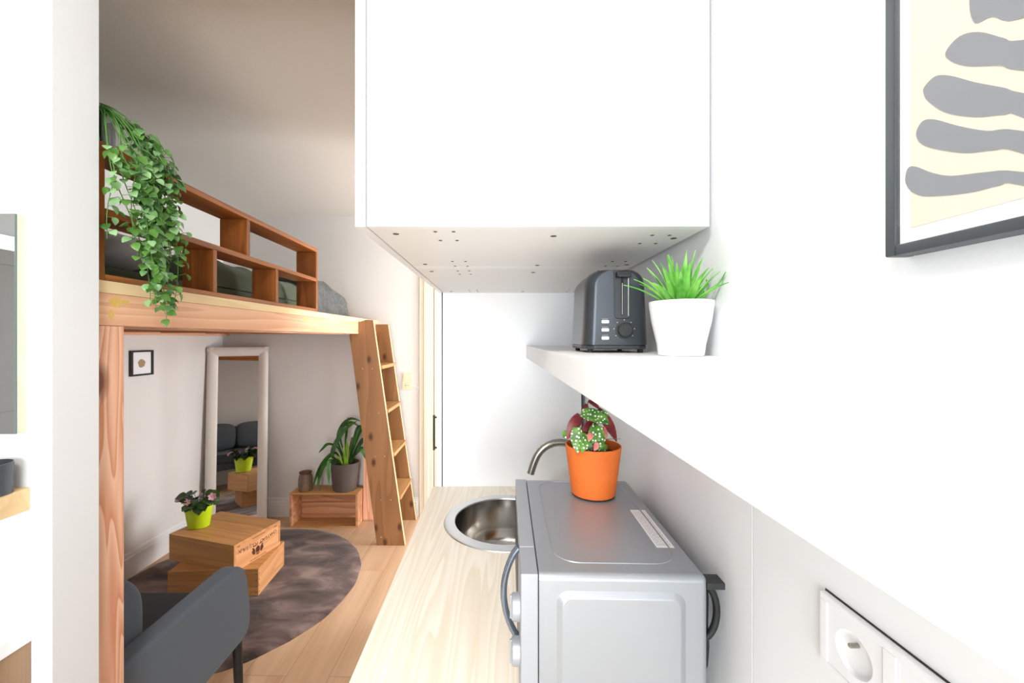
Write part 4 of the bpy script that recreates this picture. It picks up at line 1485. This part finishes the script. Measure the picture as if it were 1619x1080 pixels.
# ------------------------------------------------------------------ trailing plant in a glass vase on the rail
VX, VY, VZ = -1.056, 1.042, RZ1
va = thing('ribbed_glass_vase', 'ribbed glass vase on the loft rail holding the trailing plant', 'vase', (VX, VY, VZ))
prof = [(0, 0), (.040, 0), (.043, .003), (.043, .085), (.0405, .085), (.0405, .006), (0, .005)]
part('vase_body', MB().lathe(prof, (VX, VY, VZ), 96, ribs=24, rib_amp=.0009), M_VASE, va)
pl = thing('trailing_plant', 'lush trailing green plant spilling from the vase over the loft rail', 'plant', (VX, VY, VZ))
rn = random.Random(21)
NS = 24
for i in range(NS):
    f = i / (NS - 1)
    a0 = rn.uniform(0, 2 * PI)
    start = Vector((VX + .02 * math.cos(a0), VY + .02 * math.sin(a0), VZ + .02))
    lip = Vector((VX + .012 + .015 * rn.random(), VY + .018 * rn.uniform(-1, 1), VZ + .092 + .022 * rn.random()))
    # where the strand goes over the edge, spread along the rail
    ye = .995 + .165 * ((i * .618) % 1.0)
    xe = -.984 + .04 * rn.random()
    over = Vector((xe, ye, 2.035 - .35 * abs(ye - 1.07) + rn.uniform(-.03, .03)))
    full = .47 - 12 * (ye - 1.11) ** 2
    drop = rn.uniform(.45, 1.0) * max(.28, full)
    endp = Vector((xe + rn.uniform(-.008, .03), ye + rn.uniform(-.03, .05) + .008, over.z - drop))
    if i % 5 == 0:
        endp = Vector((-.965 + .02 * rn.random(), 1.10 + .075 * rn.random(), 1.565 + .07 * rn.random()))
    pts = [start, lip]
    for k in range(1, 4):
        u = k / 4
        q = lip.lerp(over, u)
        q.z += .016 * math.sin(PI * u)
        pts.append(q)
    pts.append(over)
    ph = rn.uniform(0, 6)
    steps = 9
    for k in range(1, steps + 1):
        u = k / steps
        q = over.lerp(endp, u)
        q.x += .010 * math.sin(u * 3) + .006 * math.sin(ph + u * 7)
        q.y += .014 * math.sin(ph + u * 5)
        q.x = max(q.x, -.985)
        q.y = max(q.y, 1.0)
        pts.append(q)
    rad = [.0021 - .0013 * k / (len(pts) - 1) for k in range(len(pts))]
    sm = part('vine', MB().tube(pts, rad, 6), M_VINESTEM, pl)
    lv = MB()
    # leaves along the strand
    tot = 0
    for k in range(2, len(pts) - 1):
        A, B = Vector(pts[k]), Vector(pts[k + 1])
        seg = (B - A).length
        nl = max(1, int(round(seg / .015)))
        for q in range(nl):
            p = A.lerp(B, (q + rn.random()) / nl)
            if p.z > 2.0 and p.y < 1.066 + .02 * rn.random():
                continue
            az = rn.uniform(-1.9, 1.2)          # mostly outwards from the rail (+x, -y)
            out = Vector((math.cos(az), math.sin(az), 0))
            stalk = p + out * rn.uniform(.006, .02) + Vector((0, 0, rn.uniform(-.004, .01)))
            if stalk.x < -.99 and stalk.z < 2.0:
                stalk.x = -.985
            sz = rn.uniform(.017, .026)
            tipd = (out * rn.uniform(.2, .9) + Vector((rn.uniform(-.3, .3), rn.uniform(-.5, .5), -rn.uniform(.4, 1.1)))).normalized()
            tip = stalk + tipd * sz
            if tip.x < -.99 and tip.z < 2.0:
                tip.x = -.985
            nr = (out + Vector((rn.uniform(-.3, .5), rn.uniform(-.9, .1), rn.uniform(.1, .9)))).normalized()
            mi = 1 if rn.random() < .35 else 0
            stalk.y, tip.y = max(stalk.y, 1.0), max(tip.y, .997)
            lv.leaf(stalk, tip, sz * .40, nr, 'heart', .10, .0003, mi, None, n=6, fold=.25)
            lv.tube([p, stalk], .0006, 4, mi=2)
    part('foliage', lv, [M_VINE, M_VINE2, M_VINESTEM], sm)

# ------------------------------------------------------------------ ladder
la = thing('loft_ladder', 'brown knotty wooden ladder with plank steps leaning on the loft edge', 'ladder', (-.8, 3.1, 0))
near = [(-.867, 0), (-.665, 0), (-.895, 1.632), (-.945, 1.635), (XB + .0015, 1.617), (XB + .0015, 1.5315), (-1.066, 1.5315)]
far = [(-.867, 0), (-.665, 0), (-.895, 1.615), (-.99, 1.615), (XB + .0015, 1.60), (XB + .0015, 1.5315), (-1.066, 1.5315)]
LY0, LY1 = 2.885, 3.312


def rail_front(z):
    return -.665 + (-.895 + .665) * z / 1.632


for poly, y0, y1 in ((near, LY0, LY0 + .026), (far, LY1 - .026, LY1)):
    r_ = part('rail', MB().prism(poly, 'y', y0, y1, .0012, 1), M_LADDER, la)
    ed = [(-.6646, 0), (-.6634, 0), (-.8934, 1.632 if poly is near else 1.615), (-.8946, 1.632 if poly is near else 1.615)]
    part('rail_edge', MB().prism(ed, 'y', y0, y1), M_LADDEREDGE, r_, label='pale edge strip')
    if poly is near:
        for z in (1.27, .95, .635, .32):
            for dx in (-.055, -.125):
                x = rail_front(z) + dx
                part('screw', MB().cyl((x, y0 - .0012, z + .01), (x, y0 + .002, z + .01), .0038, 12), M_SCREW, r_)
        part('screw', MB().cyl((-.835, y0 - .0012, .06), (-.835, y0 + .002, .06), .0045, 12), M_SCREW, r_)
for z in (1.275, .955, .637, .320):
    xf = rail_front(z) + .012
    part('step', MB().box(xf - .165, xf, LY0 + .0265, LY1 - .0265, z, z + .026, .0015), M_STEP, la)

# ------------------------------------------------------------------ wall switch and cable on the far wall
sw = thing('switch_socket', 'cream switch and socket plate on the far wall beside the door frame', 'socket', (-.75, YF, 1.14))
part('cover_plate', MB().box(-.792, -.71, YF - .009, YF, 1.068, 1.212, .002), M_CREAMPL, sw)
part('switch_rocker', MB().box(-.783, -.719, YF - .013, YF - .008, 1.145, 1.204, .0015), M_CREAMPL, sw)
part('socket_face', MB().lathe([(0, .0035), (.014, .0035), (.016, .001), (.0195, .0005), (.0215, .002), (.0215, 0), (0, 0)], (0, 0, 0), 28,
                              M=Matrix.Translation((-.751, YF - .009, 1.104)) @ Matrix.Rotation(PI / 2, 4, 'X')), M_CREAMPL, sw)
for x in (-.7595, -.7425):
    part('contact_hole', MB().cyl((x, YF - .0128, 1.104), (x, YF - .0122, 1.104), .0035, 10), M_HOLEDK, sw)
cb = thing('wall_cable', 'short white cable running from the cream socket to the door frame', 'cable', (-.68, YF, 1.09))
part('cable', MB().tube([(-.709, YF - .004, 1.10), (-.69, YF - .006, 1.097), (-.67, YF - .006, 1.09), (-.655, YF - .005, 1.085)], .0035, 8), M_OUTLET, cb)
part('clip', MB().box(-.664, -.655, YF - .010, YF, 1.078, 1.093, .0015), M_OUTLET, cb)

# ------------------------------------------------------------------ big leaning mirror
mi_ = thing('leaning_mirror', 'tall cream-framed mirror leaning in the corner under the loft', 'mirror', (-2.073, 3.178, 0), math.radians(23))
MW, MH, FWD = .424, 1.43, .072
lean = Matrix.Rotation(math.radians(-4.1), 4, 'X')
m = MB()
for a in (0, 1):
    sgn = -1 if a == 0 else 1
    xo, xi = sgn * MW / 2, sgn * (MW / 2 - FWD)
    # stepped moulding, mitred by overlapping the top rail
    m.prism([(xo, .0), (xo, -.026), (xo - sgn * .012, -.034), (xo - sgn * .03, -.036), (xo - sgn * .045, -.028), (xi + sgn * .01, -.022), (xi, -.012), (xi, .0)], 'z', 0, MH, M=lean)
for z0, z1 in ((0, FWD), (MH - FWD, MH)):
    s2 = 1 if z0 == 0 else -1
    zo, zi = (0, FWD) if z0 == 0 else (MH, MH - FWD)
    m.prism([(.0, zo), (-.0262, zo), (-.0342, zo + s2 * .012), (-.0362, zo + s2 * .03), (-.0282, zo + s2 * .045), (-.0222, zi - s2 * .01), (-.0122, zi), (.0, zi)], 'x', -MW / 2 + .0005, MW / 2 - .0005, M=lean)
part('frame', m, M_MFRAME, mi_, world=False)
part('mirror_glass', MB().box(-MW / 2 + FWD - .004, MW / 2 - FWD + .004, -.010, -.004, FWD - .004, MH - FWD + .004, M=lean), M_MIRROR, mi_, world=False)

# ------------------------------------------------------------------ small picture on the left wall
sp = thing('small_framed_picture', 'small square black-framed picture on the left wall under the loft', 'picture', (XL, 2.583, 1.26))
y0, y1, z0, z1 = 2.5025, 2.663, 1.259, 1.422
m = MB()
m.box(XL, XL + .02, y0, y0 + .011, z0, z1, .001).box(XL, XL + .02, y1 - .011, y1, z0, z1, .001)
m.box(XL, XL + .02, y0 + .011, y1 - .011, z0, z0 + .011, .001).box(XL, XL + .02, y0 + .011, y1 - .011, z1 - .011, z1, .001)
part('frame', m, M_BLACKFR, sp)
part('mat_board', MB().box(XL + .008, XL + .010, y0 + .011, y1 - .011, z0 + .011, z1 - .011), M_MAT, sp)
blob = [(2.583 + .026 * math.cos(a) * (1 + .08 * math.sin(5 * a)), 1.338 + .027 * math.sin(a) * (1 + .06 * math.cos(3 * a))) for a in [2 * PI * k / 28 for k in range(28)]]
part('art_print', MB().prism(blob, 'x', XL + .0098, XL + .0105), M_BROWNART, sp)

# ------------------------------------------------------------------ crates
def crate_boards(c, l, d, h, t=.012, mats=None, opening='bottom', planks=3):
    """box of boards in local coords, l along x, d along y, h along z; the open side is left out"""
    if opening != 'top':
        for k in range(planks):
            a = -d / 2 + d * k / planks
            part('top_plank', MB().box(-l / 2, l / 2, a + .0003, a + d / planks - .0003, h - t, h, .0008), mats[0], c, world=False)
    for s_ in (-1, 1):
        ya, yb = (-d / 2, -d / 2 + t) if s_ < 0 else (d / 2 - t, d / 2)
        part('side_panel', MB().box(-l / 2, l / 2, ya, yb, 0, h - t - .0004, .0008), mats[0], c, world=False)
    ends = []
    for s_ in (-1, 1):
        xa, xb = (-l / 2 + .001, -l / 2 + t) if s_ < 0 else (l / 2 - t, l / 2 - .001)
        ends.append(part('end_panel', MB().box(xa, xb, -d / 2 + t + .0003, d / 2 - t - .0003, .0, h - t - .0005, .0006), mats[1], c, world=False))
    return ends


CH = .155
c2 = thing('wine_crate', 'lower wine crate of the stack on the brown rug', 'crate', (-1.635, 2.445, .0125), math.radians(3.5), 'stacked wine crates')
e2 = crate_boards(c2, .5, .318, CH, mats=(M_CRATE, M_CRATEY))
for k in range(4):
    part('nail', MB().cyl((.2495, -.148, .02 + k * .035), (.2508, -.148, .02 + k * .035), .003, 8), M_INK, c2, world=False)
    part('nail', MB().cyl((.246 - .008, -.1595, .02 + k * .035), (.246 - .008, -.1585, .02 + k * .035), .003, 8), M_INK, c2, world=False)
c1 = thing('wine_crate', 'upper wine crate of the stack, with an upside-down printed crest, under the lime pot', 'crate', (-1.684, 2.487, .0125 + CH + .0005), math.radians(-16), 'stacked wine crates')
L1, D1 = .5, .33
e1 = crate_boards(c1, L1, D1, CH, mats=(M_CRATE, M_CRATEY))
fx1 = L1 / 2 - .001
# printed end: batten strips along top and bottom edges, branded lettering upside down, crest
part('batten', MB().box(fx1 - .0005, fx1 + .0028, -D1 / 2 + .001, D1 / 2 - .001, CH - .026, CH - .0125, .0005), M_CRATEY, c1, world=False)
part('batten', MB().box(fx1 - .0005, fx1 + .0028, -D1 / 2 + .001, D1 / 2 - .001, .0005, .022, .0005), M_CRATEY, c1, world=False)
# local text frame: text x -> -y, text y -> -z (upside down), out of the end face (+x)
UP = Matrix(((0, 0, 1, 0), (-1, 0, 0, 0), (0, -1, 0, 0), (0, 0, 0, 1)))


def upside_text(txt, size, y, z, x=None):
    M = Matrix.Translation((fx1 + .0002 if x is None else x, y, z)) @ UP
    return text_mesh(txt, size, M)


bm_ = MB()
word = 'CHATEAU POUJEAUX'
nL = len(word)
for k, chh in enumerate(word):
    if chh == ' ':
        continue
    u = (k - (nL - 1) / 2) / ((nL - 1) / 2)
    me = text_mesh(chh, .030, Matrix.Translation((fx1 + .0002, -u * .126 - .002, .100 - .010 * (1 - u * u) + .004)) @ UP @ Matrix.Rotation(u * -.14, 4, 'Z'))
    bm_.bm.from_mesh(me)
    bpy.data.meshes.remove(me)
part('printed_name', bm_, M_INK, e1[1], world=False)
cr = MB()
# crest: shield, two supporters, crown and ribbon
YC, ZCR = -.005, .055


def slab(poly):
    cr.prism([(YC + p[0] * 1.15, ZCR + p[1] * 1.15) for p in poly], 'x', fx1 - .0001, fx1 + .0004)


slab([(-.010, -.014), (.010, -.014), (.013, -.004), (.011, .012), (0, .020), (-.011, .012), (-.013, -.004)])
for s_ in (-1, 1):
    slab([(s_ * .015, -.016), (s_ * .024, -.018), (s_ * .033, -.008), (s_ * .036, .004), (s_ * .030, .008), (s_ * .034, .018), (s_ * .027, .021), (s_ * .021, .012), (s_ * .016, .006)])
    slab([(s_ * .010, .022), (s_ * .026, .024), (s_ * .030, .030), (s_ * .012, .028)])
slab([(-.009, -.017), (.009, -.017), (.012, -.026), (.006, -.021), (0, -.028), (-.006, -.021), (-.012, -.026)])
part('printed_crest', cr, M_INK, e1[1], world=False)
tx = MB()
rn = random.Random(5)
for zz, ya, yb in ((.136, -.045, .045), (.011, -.06, .05), (.136, .115, .135), (.136, -.145, -.128)):
    y = ya
    while y < yb:
        l = rn.uniform(.002, .006)
        tx.box(fx1 + .0024, fx1 + .0031, y, y + l, zz - .0025, zz + .0025)
        y += l + .0022
part('small_print', tx, M_INK, e1[1], world=False)

# crate lying on its side by the far wall, open to the front
c3 = thing('display_crate', 'open wooden crate lying on its side by the far wall, carrying a plant', 'crate', (-1.37, 3.24, 0))
cx0, cx1, cy0, cy1, chh = -1.640, -1.098, 3.155, 3.330, .272
t = .012
part('top_board', MB().box(cx0, cx1, cy0, cy1, chh - t, chh, .0012), M_CRATE, c3)
part('bottom_board', MB().box(cx0, cx1, cy0, cy1, 0, t, .0012), M_CRATE, c3)
for a, b_ in ((cx0, cx0 + .018), (cx1 - .018, cx1)):
    part('side_board', MB().box(a, b_, cy0, cy1, t + .0003, chh - t - .0003, .0012), M_CRATEIN, c3)
part('back_board', MB().box(cx0 + .0185, cx1 - .0185, cy1 - .010, cy1, t + .0003, .135, .001), M_CRATEIN, c3)
part('back_board', MB().box(cx0 + .0185, cx1 - .0185, cy1 - .010, cy1, .137, chh - t - .0003, .001), M_CRATEIN, c3)
part('inner_batten', MB().box(cx0 + .019, cx1 - .019, cy1 - .024, cy1 - .0105, t + .0005, t + .03, .001), M_CRATEIN, c3)

# jar on the crate
jr = thing('stoneware_jar', 'small rust-brown stoneware jar on the open crate by the wall', 'jar', (-1.545, 3.225, chh))
prof = [(0, 0), (.046, 0), (.052, .006), (.055, .05), (.054, .095), (.049, .118), (.043, .128), (.045, .137), (.046, .147), (.043, .149), (.039, .140), (.038, .05), (0, .045)]
part('jar_body', MB().lathe(prof, (-1.545, 3.225, chh), 40), M_JAR, jr)
part('jar_lip', MB().lathe([(.0465, .140), (.0485, .145), (.046, .1505), (.043, .1495), (.0425, .142)], (-1.545, 3.225, chh), 40), plain('dark_rust_lip', rgb(92, 58, 38), .5, var=.2, scale=60), jr)

# arching plant in the dark pot
YX, YY, YZ = -1.232, 3.236, chh
yp = thing('potted_dracaena', 'arching long-leaved plant in a dark taupe pot on the open crate', 'potted plant', (YX, YY, YZ))
prof = [(0, 0), (.086, 0), (.092, .006), (.104, .12), (.1125, .205), (.116, .222), (.114, .226), (.107, .225), (.104, .19)]
part('pot', MB().lathe(prof, (YX, YY, YZ), 48, sy=.80), M_DARKPOT, yp)
part('soil', MB().lathe([(0, .198), (.05, .2), (.104, .194), (.103, .185), (0, .185)], (YX, YY, YZ), 40, sy=.80), M_SOIL, yp)
part('trunk', MB().tube([(YX + .02, YY, YZ + .19), (YX + .025, YY + .005, YZ + .27), (YX + .05, YY + .01, YZ + .36), (YX + .06, YY + .01, YZ + .42)], [.016, .014, .013, .011], 10), plain('brown_trunk', rgb(96, 78, 60), .8, var=.2, scale=50), yp)


def arch(ctrl, w, mat, side=(0, -1, .3)):
    """long leaf through picture-plane control points (x, z offsets in metres) at the pot's depth"""
    P = [Vector((YX + c[0], YY + c[2], YZ + c[1])) for c in ctrl]
    out = []
    m_ = len(P)
    for i in range(m_ - 1):
        p0, p1, p2, p3 = P[max(i - 1, 0)], P[i], P[i + 1], P[min(i + 2, m_ - 1)]
        for j in range(6):
            tt = j / 6
            out.append(0.5 * ((2 * p1) + (-p0 + p2) * tt + (2 * p0 - 5 * p1 + 4 * p2 - p3) * tt ** 2 + (-p0 + 3 * p1 - 3 * p2 + p3) * tt ** 3))
    out.append(P[-1])
    for q in out:
        q.y = min(q.y, YF - .004)
    n_ = len(out)
    ws = [1.35 * w * (0.45 + .55 * min(1, k / n_ * 3.5)) * min(1, (1 - k / (n_ - 1)) * 2.6) ** .8 for k in range(n_)]
    sd = []
    for k in range(n_):
        t_ = (out[min(k + 1, n_ - 1)] - out[max(k - 1, 0)]).normalized()
        flat = t_.cross(Vector((0, 1, 0)))
        sd.append(flat.normalized() * .8 + Vector((0, .6, 0)))
    part('leaf', MB().blade(out, ws, sd, .0008, .3), mat, yp)


arch([(-.02, .21, -.02), (-.06, .30, -.03), (-.12, .27, -.05), (-.19, .16, -.06), (-.235, .03, -.06)], .013, M_YUCCA)
arch([(-.03, .21, -.03), (-.09, .25, -.05), (-.15, .20, -.06), (-.185, .09, -.06), (-.18, .01, -.06)], .011, M_YUCCA)
arch([(.0, .22, -.02), (-.05, .34, -.02), (-.12, .375, -.03), (-.165, .34, -.03), (-.20, .305, -.03)], .010, M_YUCCA)
arch([(.01, .22, .0), (-.05, .40, -.03), (-.02, .52, -.04), (.06, .585, -.04), (.14, .56, -.03)], .012, M_YUCCA)
arch([(-.0, .22, -.03), (-.08, .28, -.06), (-.06, .38, -.07), (.02, .50, -.07), (.12, .57, -.06)], .020, M_YUCCA)
arch([(.03, .22, -.02), (-.02, .42, -.05), (.0, .52, -.05), (.07, .555, -.04), (.15, .50, -.03)], .011, M_YUCCA)
arch([(.02, .22, -.02), (.015, .40, -.03), (.03, .52, -.04), (.04, .60, -.04)], .012, M_YUCCA)
arch([(.04, .22, -.02), (.09, .42, -.05), (.13, .52, -.06), (.19, .50, -.06)], .017, M_YUCCA)
arch([(.05, .22, -.02), (.12, .36, -.05), (.17, .42, -.06), (.22, .36, -.06)], .016, M_YUCCA)
arch([(.05, .25, -.02), (.12, .33, -.05), (.16, .34, -.06), (.2, .25, -.06)], .015, M_YUCCA)
arch([(.04, .24, -.02), (.10, .42, -.02), (.15, .5, -.03), (.2, .46, -.04)], .014, M_YUCCA)
arch([(-.06, .21, -.05), (-.088, .25, -.085), (-.086, .18, -.105), (-.08, .06, -.108)], .012, M_YUCCA)
for ctrl in ([(.01, .20, -.04), (.012, .28, -.05), (.005, .36, -.06)], [(.02, .20, -.04), (.035, .30, -.05), (.05, .40, -.05)],
             [(.0, .20, -.04), (-.02, .26, -.06), (-.05, .30, -.06)], [(.03, .2, -.03), (.025, .32, -.04), (.03, .43, -.04)]):
    arch(ctrl, .011, M_YUCCAY)

# ------------------------------------------------------------------ rug
b = bmesh.new()
RX, RY, RR = -1.575, 2.42, .71
rn = random.Random(4)
NR, NA = 26, 120
cv = b.verts.new((0, 0, .011))
rr = []
for i in range(1, NR + 1):
    ring = []
    for k in range(NA):
        a = 2 * PI * k / NA
        wob = .006 * nz(math.cos(a) * 3, math.sin(a) * 3, 2.0, 8.8) + .003 * nz(math.cos(a) * 9, math.sin(a) * 9, 2.0, 1.2)
        r_ = (RR + wob) * (i / NR)
        x, y = r_ * math.cos(a), r_ * math.sin(a)
        z = .0105 + .0016 * nz(x, y, 9, 3.1) if i < NR else .004
        ring.append(b.verts.new((x, y, z)))
    rr.append(ring)
for k in range(NA):
    b.faces.new((cv, rr[0][k], rr[0][(k + 1) % NA]))
for A, B in zip(rr, rr[1:]):
    for k in range(NA):
        b.faces.new((A[k], B[k], B[(k + 1) % NA], A[(k + 1) % NA]))
low = [b.verts.new((v.co.x, v.co.y, .0003)) for v in rr[-1]]
for k in range(NA):
    b.faces.new((rr[-1][k], low[k], low[(k + 1) % NA], rr[-1][(k + 1) % NA]))
b.faces.new(low[::-1])
bmesh.ops.recalc_face_normals(b, faces=b.faces[:])
m = MB()
m._merge(b)
rg = finish(m, 'round_rug', M_RUG)
rg.location = (RX, RY, 0)
tag(rg, 'round dark brown velvety rug on the oak floor under the loft', 'rug')

# ------------------------------------------------------------------ lime pot with pink flowers on the crate
FX, FY, FZ = -1.862, 2.492, .0125 + 2 * CH + .001
fl = thing('potted_flower', 'pink-flowering plant in a lime green pot on the upper wine crate', 'potted plant', (FX, FY, FZ))
prof = [(0, 0), (.054, 0), (.060, .004), (.068, .05), (.078, .115), (.0815, .135), (.0795, .136), (.077, .13), (.073, .1)]
shear = Matrix.Translation((FX, FY, FZ))
part('pot', MB().lathe(prof, (0, 0, 0), 48, M=shear, sx=1.0, sy=.8), M_LIME, fl)
part('soil', MB().lathe([(0, .112), (.074, .108), (.073, .1), (0, .1)], (0, 0, 0), 32, M=shear, sy=.8), M_SOIL, fl)
rn = random.Random(9)
for i in range(34):
    az = rn.uniform(0, 2 * PI)
    r0 = rn.uniform(.0, .03)
    g = Vector((FX + r0 * math.cos(az), FY + r0 * math.sin(az) * .8, FZ + .115))
    reach = rn.uniform(.03, .105)
    hgt = rn.uniform(.01, .085) * (1 - reach * 3.5) + .02
    d = Vector((math.cos(az), math.sin(az) * .8, 0))
    bp_ = g + d * reach * .75 + Vector((-.012, 0, hgt))
    sz = rn.uniform(.045, .065)
    tp_ = bp_ + (d * rn.uniform(.4, 1) + Vector((-.1, 0, rn.uniform(-.75, .05)))).normalized() * sz
    lm = MB().leaf(bp_, tp_, sz * .42, d * .5 + Vector((.1, -.6, 1)), 'heart', .14, .0005, n=7, fold=.2)
    lm.tube([g, g.lerp(bp_, .5) + Vector((0, 0, .012)), bp_], .0016, 5)
    part('leaf', lm, M_DKLEAF, fl)
# a tall leaf at the back and flowers at the outside
part('leaf', MB().leaf((FX + .02, FY + .01, FZ + .185), (FX + .045, FY, FZ + .235), .02, (-.4, -1, .4), 'heart', .1, .0005), M_DKLEAF, fl)


def flower(c, s_, nrm):
    c = Vector(c)
    nrm = Vector(nrm).normalized()
    u = nrm.orthogonal().normalized()
    v = nrm.cross(u)
    f = MB()
    for k in range(6):
        a = 2 * PI * k / 6
        d = u * math.cos(a) + v * math.sin(a)
        f.leaf(c + d * .003, c + d * s_ + nrm * s_ * .25, s_ * .36, nrm, 'petal', .1, .0005, n=5, fold=.15)
    o = part('flower', f, M_PETAL, fl)
    part('flower_centre', MB().cushion(tuple(c + nrm * .003), (.008, .008, .008), 2, 4), M_YELLOW, o)
    g = Vector((FX, FY, FZ + .12))
    part('stem', MB().tube([g, g.lerp(c, .6) + Vector((0, 0, .015)), c - nrm * .002], .0014, 5), M_DKLEAF, fl)


flower((FX + .100, FY - .02, FZ + .195), .024, (.3, -1, .3))
flower((FX - .060, FY - .035, FZ + .172), .020, (-.1, -1, .5))
flower((FX - .035, FY - .045, FZ + .168), .019, (.2, -1, .5))
flower((FX - .118, FY - .02, FZ + .175), .018, (-.4, -1, .4))
flower((FX - .098, FY - .03, FZ + .185), .018, (0, -1, .7))
flower((FX + .015, FY + .01, FZ + .205), .014, (0, -1, .6))

# ------------------------------------------------------------------ sofa
sf = thing('two_seat_sofa', 'small dark grey fabric sofa under the loft, seen from behind its arm', 'sofa', (-1.64, 1.4, 0))
arm = [(1.078, .255), (1.64, .255), (1.675, .27), (1.692, .31), (1.69, .38), (1.672, .50), (1.655, .545), (1.62, .575), (1.58, .582), (1.1, .582), (1.085, .57), (1.078, .54)]
for x0, x1 in ((-2.245, -2.17), (-1.115, -1.04)):
    part('armrest', MB().prism(arm, 'x', x0, x1, .016, 3), M_SOFA, sf)
part('backrest', MB().box(-2.169, -1.116, 1.072, 1.135, .255, .70, .02, 3), M_SOFA, sf)
part('seat_base', MB().box(-2.169, -1.116, 1.136, 1.67, .255, .33, .01, 2), M_SOFADK, sf)
part('seat_cushion', MB().box(-2.168, -1.117, 1.136, 1.690, .331, .432, .022, 4), M_SOFADK, sf)
for xc in (-1.9075, -1.3775):
    part('back_cushion', MB().cushion((xc, 1.215, .59), (.522, .18, .32), 4.5, 16, puff=lambda q: Vector((q.x, q.y * (1 - .25 * (abs(q.x) ** 4 + abs(q.z) ** 4) / 2), q.z))), M_SOFA, sf)
for x in (-2.2075, -1.0775):
    for y, dy in ((1.655, .012), (1.11, -.012)):
        part('leg', MB().tube([(x, y, .258), (x, y + dy, 0)], [.019, .016], 16), M_BLACKPL, sf)

# ------------------------------------------------------------------ shower room at the left edge
bm1 = thing('bathroom_mirror', 'oak-edged bathroom mirror on the white partition at the left edge', 'mirror', (-1.24, YP0, 1.29))
part('backing_board', MB().box(-1.44, -1.040, .8645, YP0 - .0003, 1.293, 1.7695, .0006), M_MIRSIDE, bm1)
part('mirror_glass', MB().box(-1.44, -1.0405, .8605, .8644, 1.293, 1.7695, .0004), M_MIRROR, bm1)
part('glass_edge', MB().box(-1.0405, -1.0398, .8605, .8644, 1.293, 1.7695), plain('green_glass_edge', rgb(96, 118, 116), .2), bm1)
tag(finish(MB().box(-1.45, -1.032, .752, YP0 - .0005, 1.121, 1.170, .001), 'bathroom_shelf', M_BATHWOOD), 'pale oak ledge shelf under the bathroom mirror at the left edge', 'shelf')
tag(finish(MB().lathe([(0, 0), (.036, 0), (.037, .002), (.038, .066), (.0365, .067), (.035, .004), (0, .003)], (-1.066, .832, 1.1703), 40), 'tumbler', M_CUP),
    'dark grey tumbler on the oak ledge at the left edge', 'cup')
vn = thing('vanity_unit', 'bathroom vanity with a white top and brown oak side at the left edge', 'cabinet', (-1.2, .7, 0))
part('vanity_top', MB().box(-1.6, -1.0248, .42, YP0 - .0005, .833, .864, .002), M_WHITE, vn)
part('vanity_body', MB().box(-1.595, -1.029, .43, YP0 - .0005, .22, .8325, .002), M_VANITY, vn)
for y in (.45, .85):
    part('leg', MB().box(-1.06, -1.035, y - .012, y + .012, 0, .22, .002), M_BLACKPL, vn)
    part('leg', MB().box(-1.59, -1.565, y - .012, y + .012, 0, .22, .002), M_BLACKPL, vn)
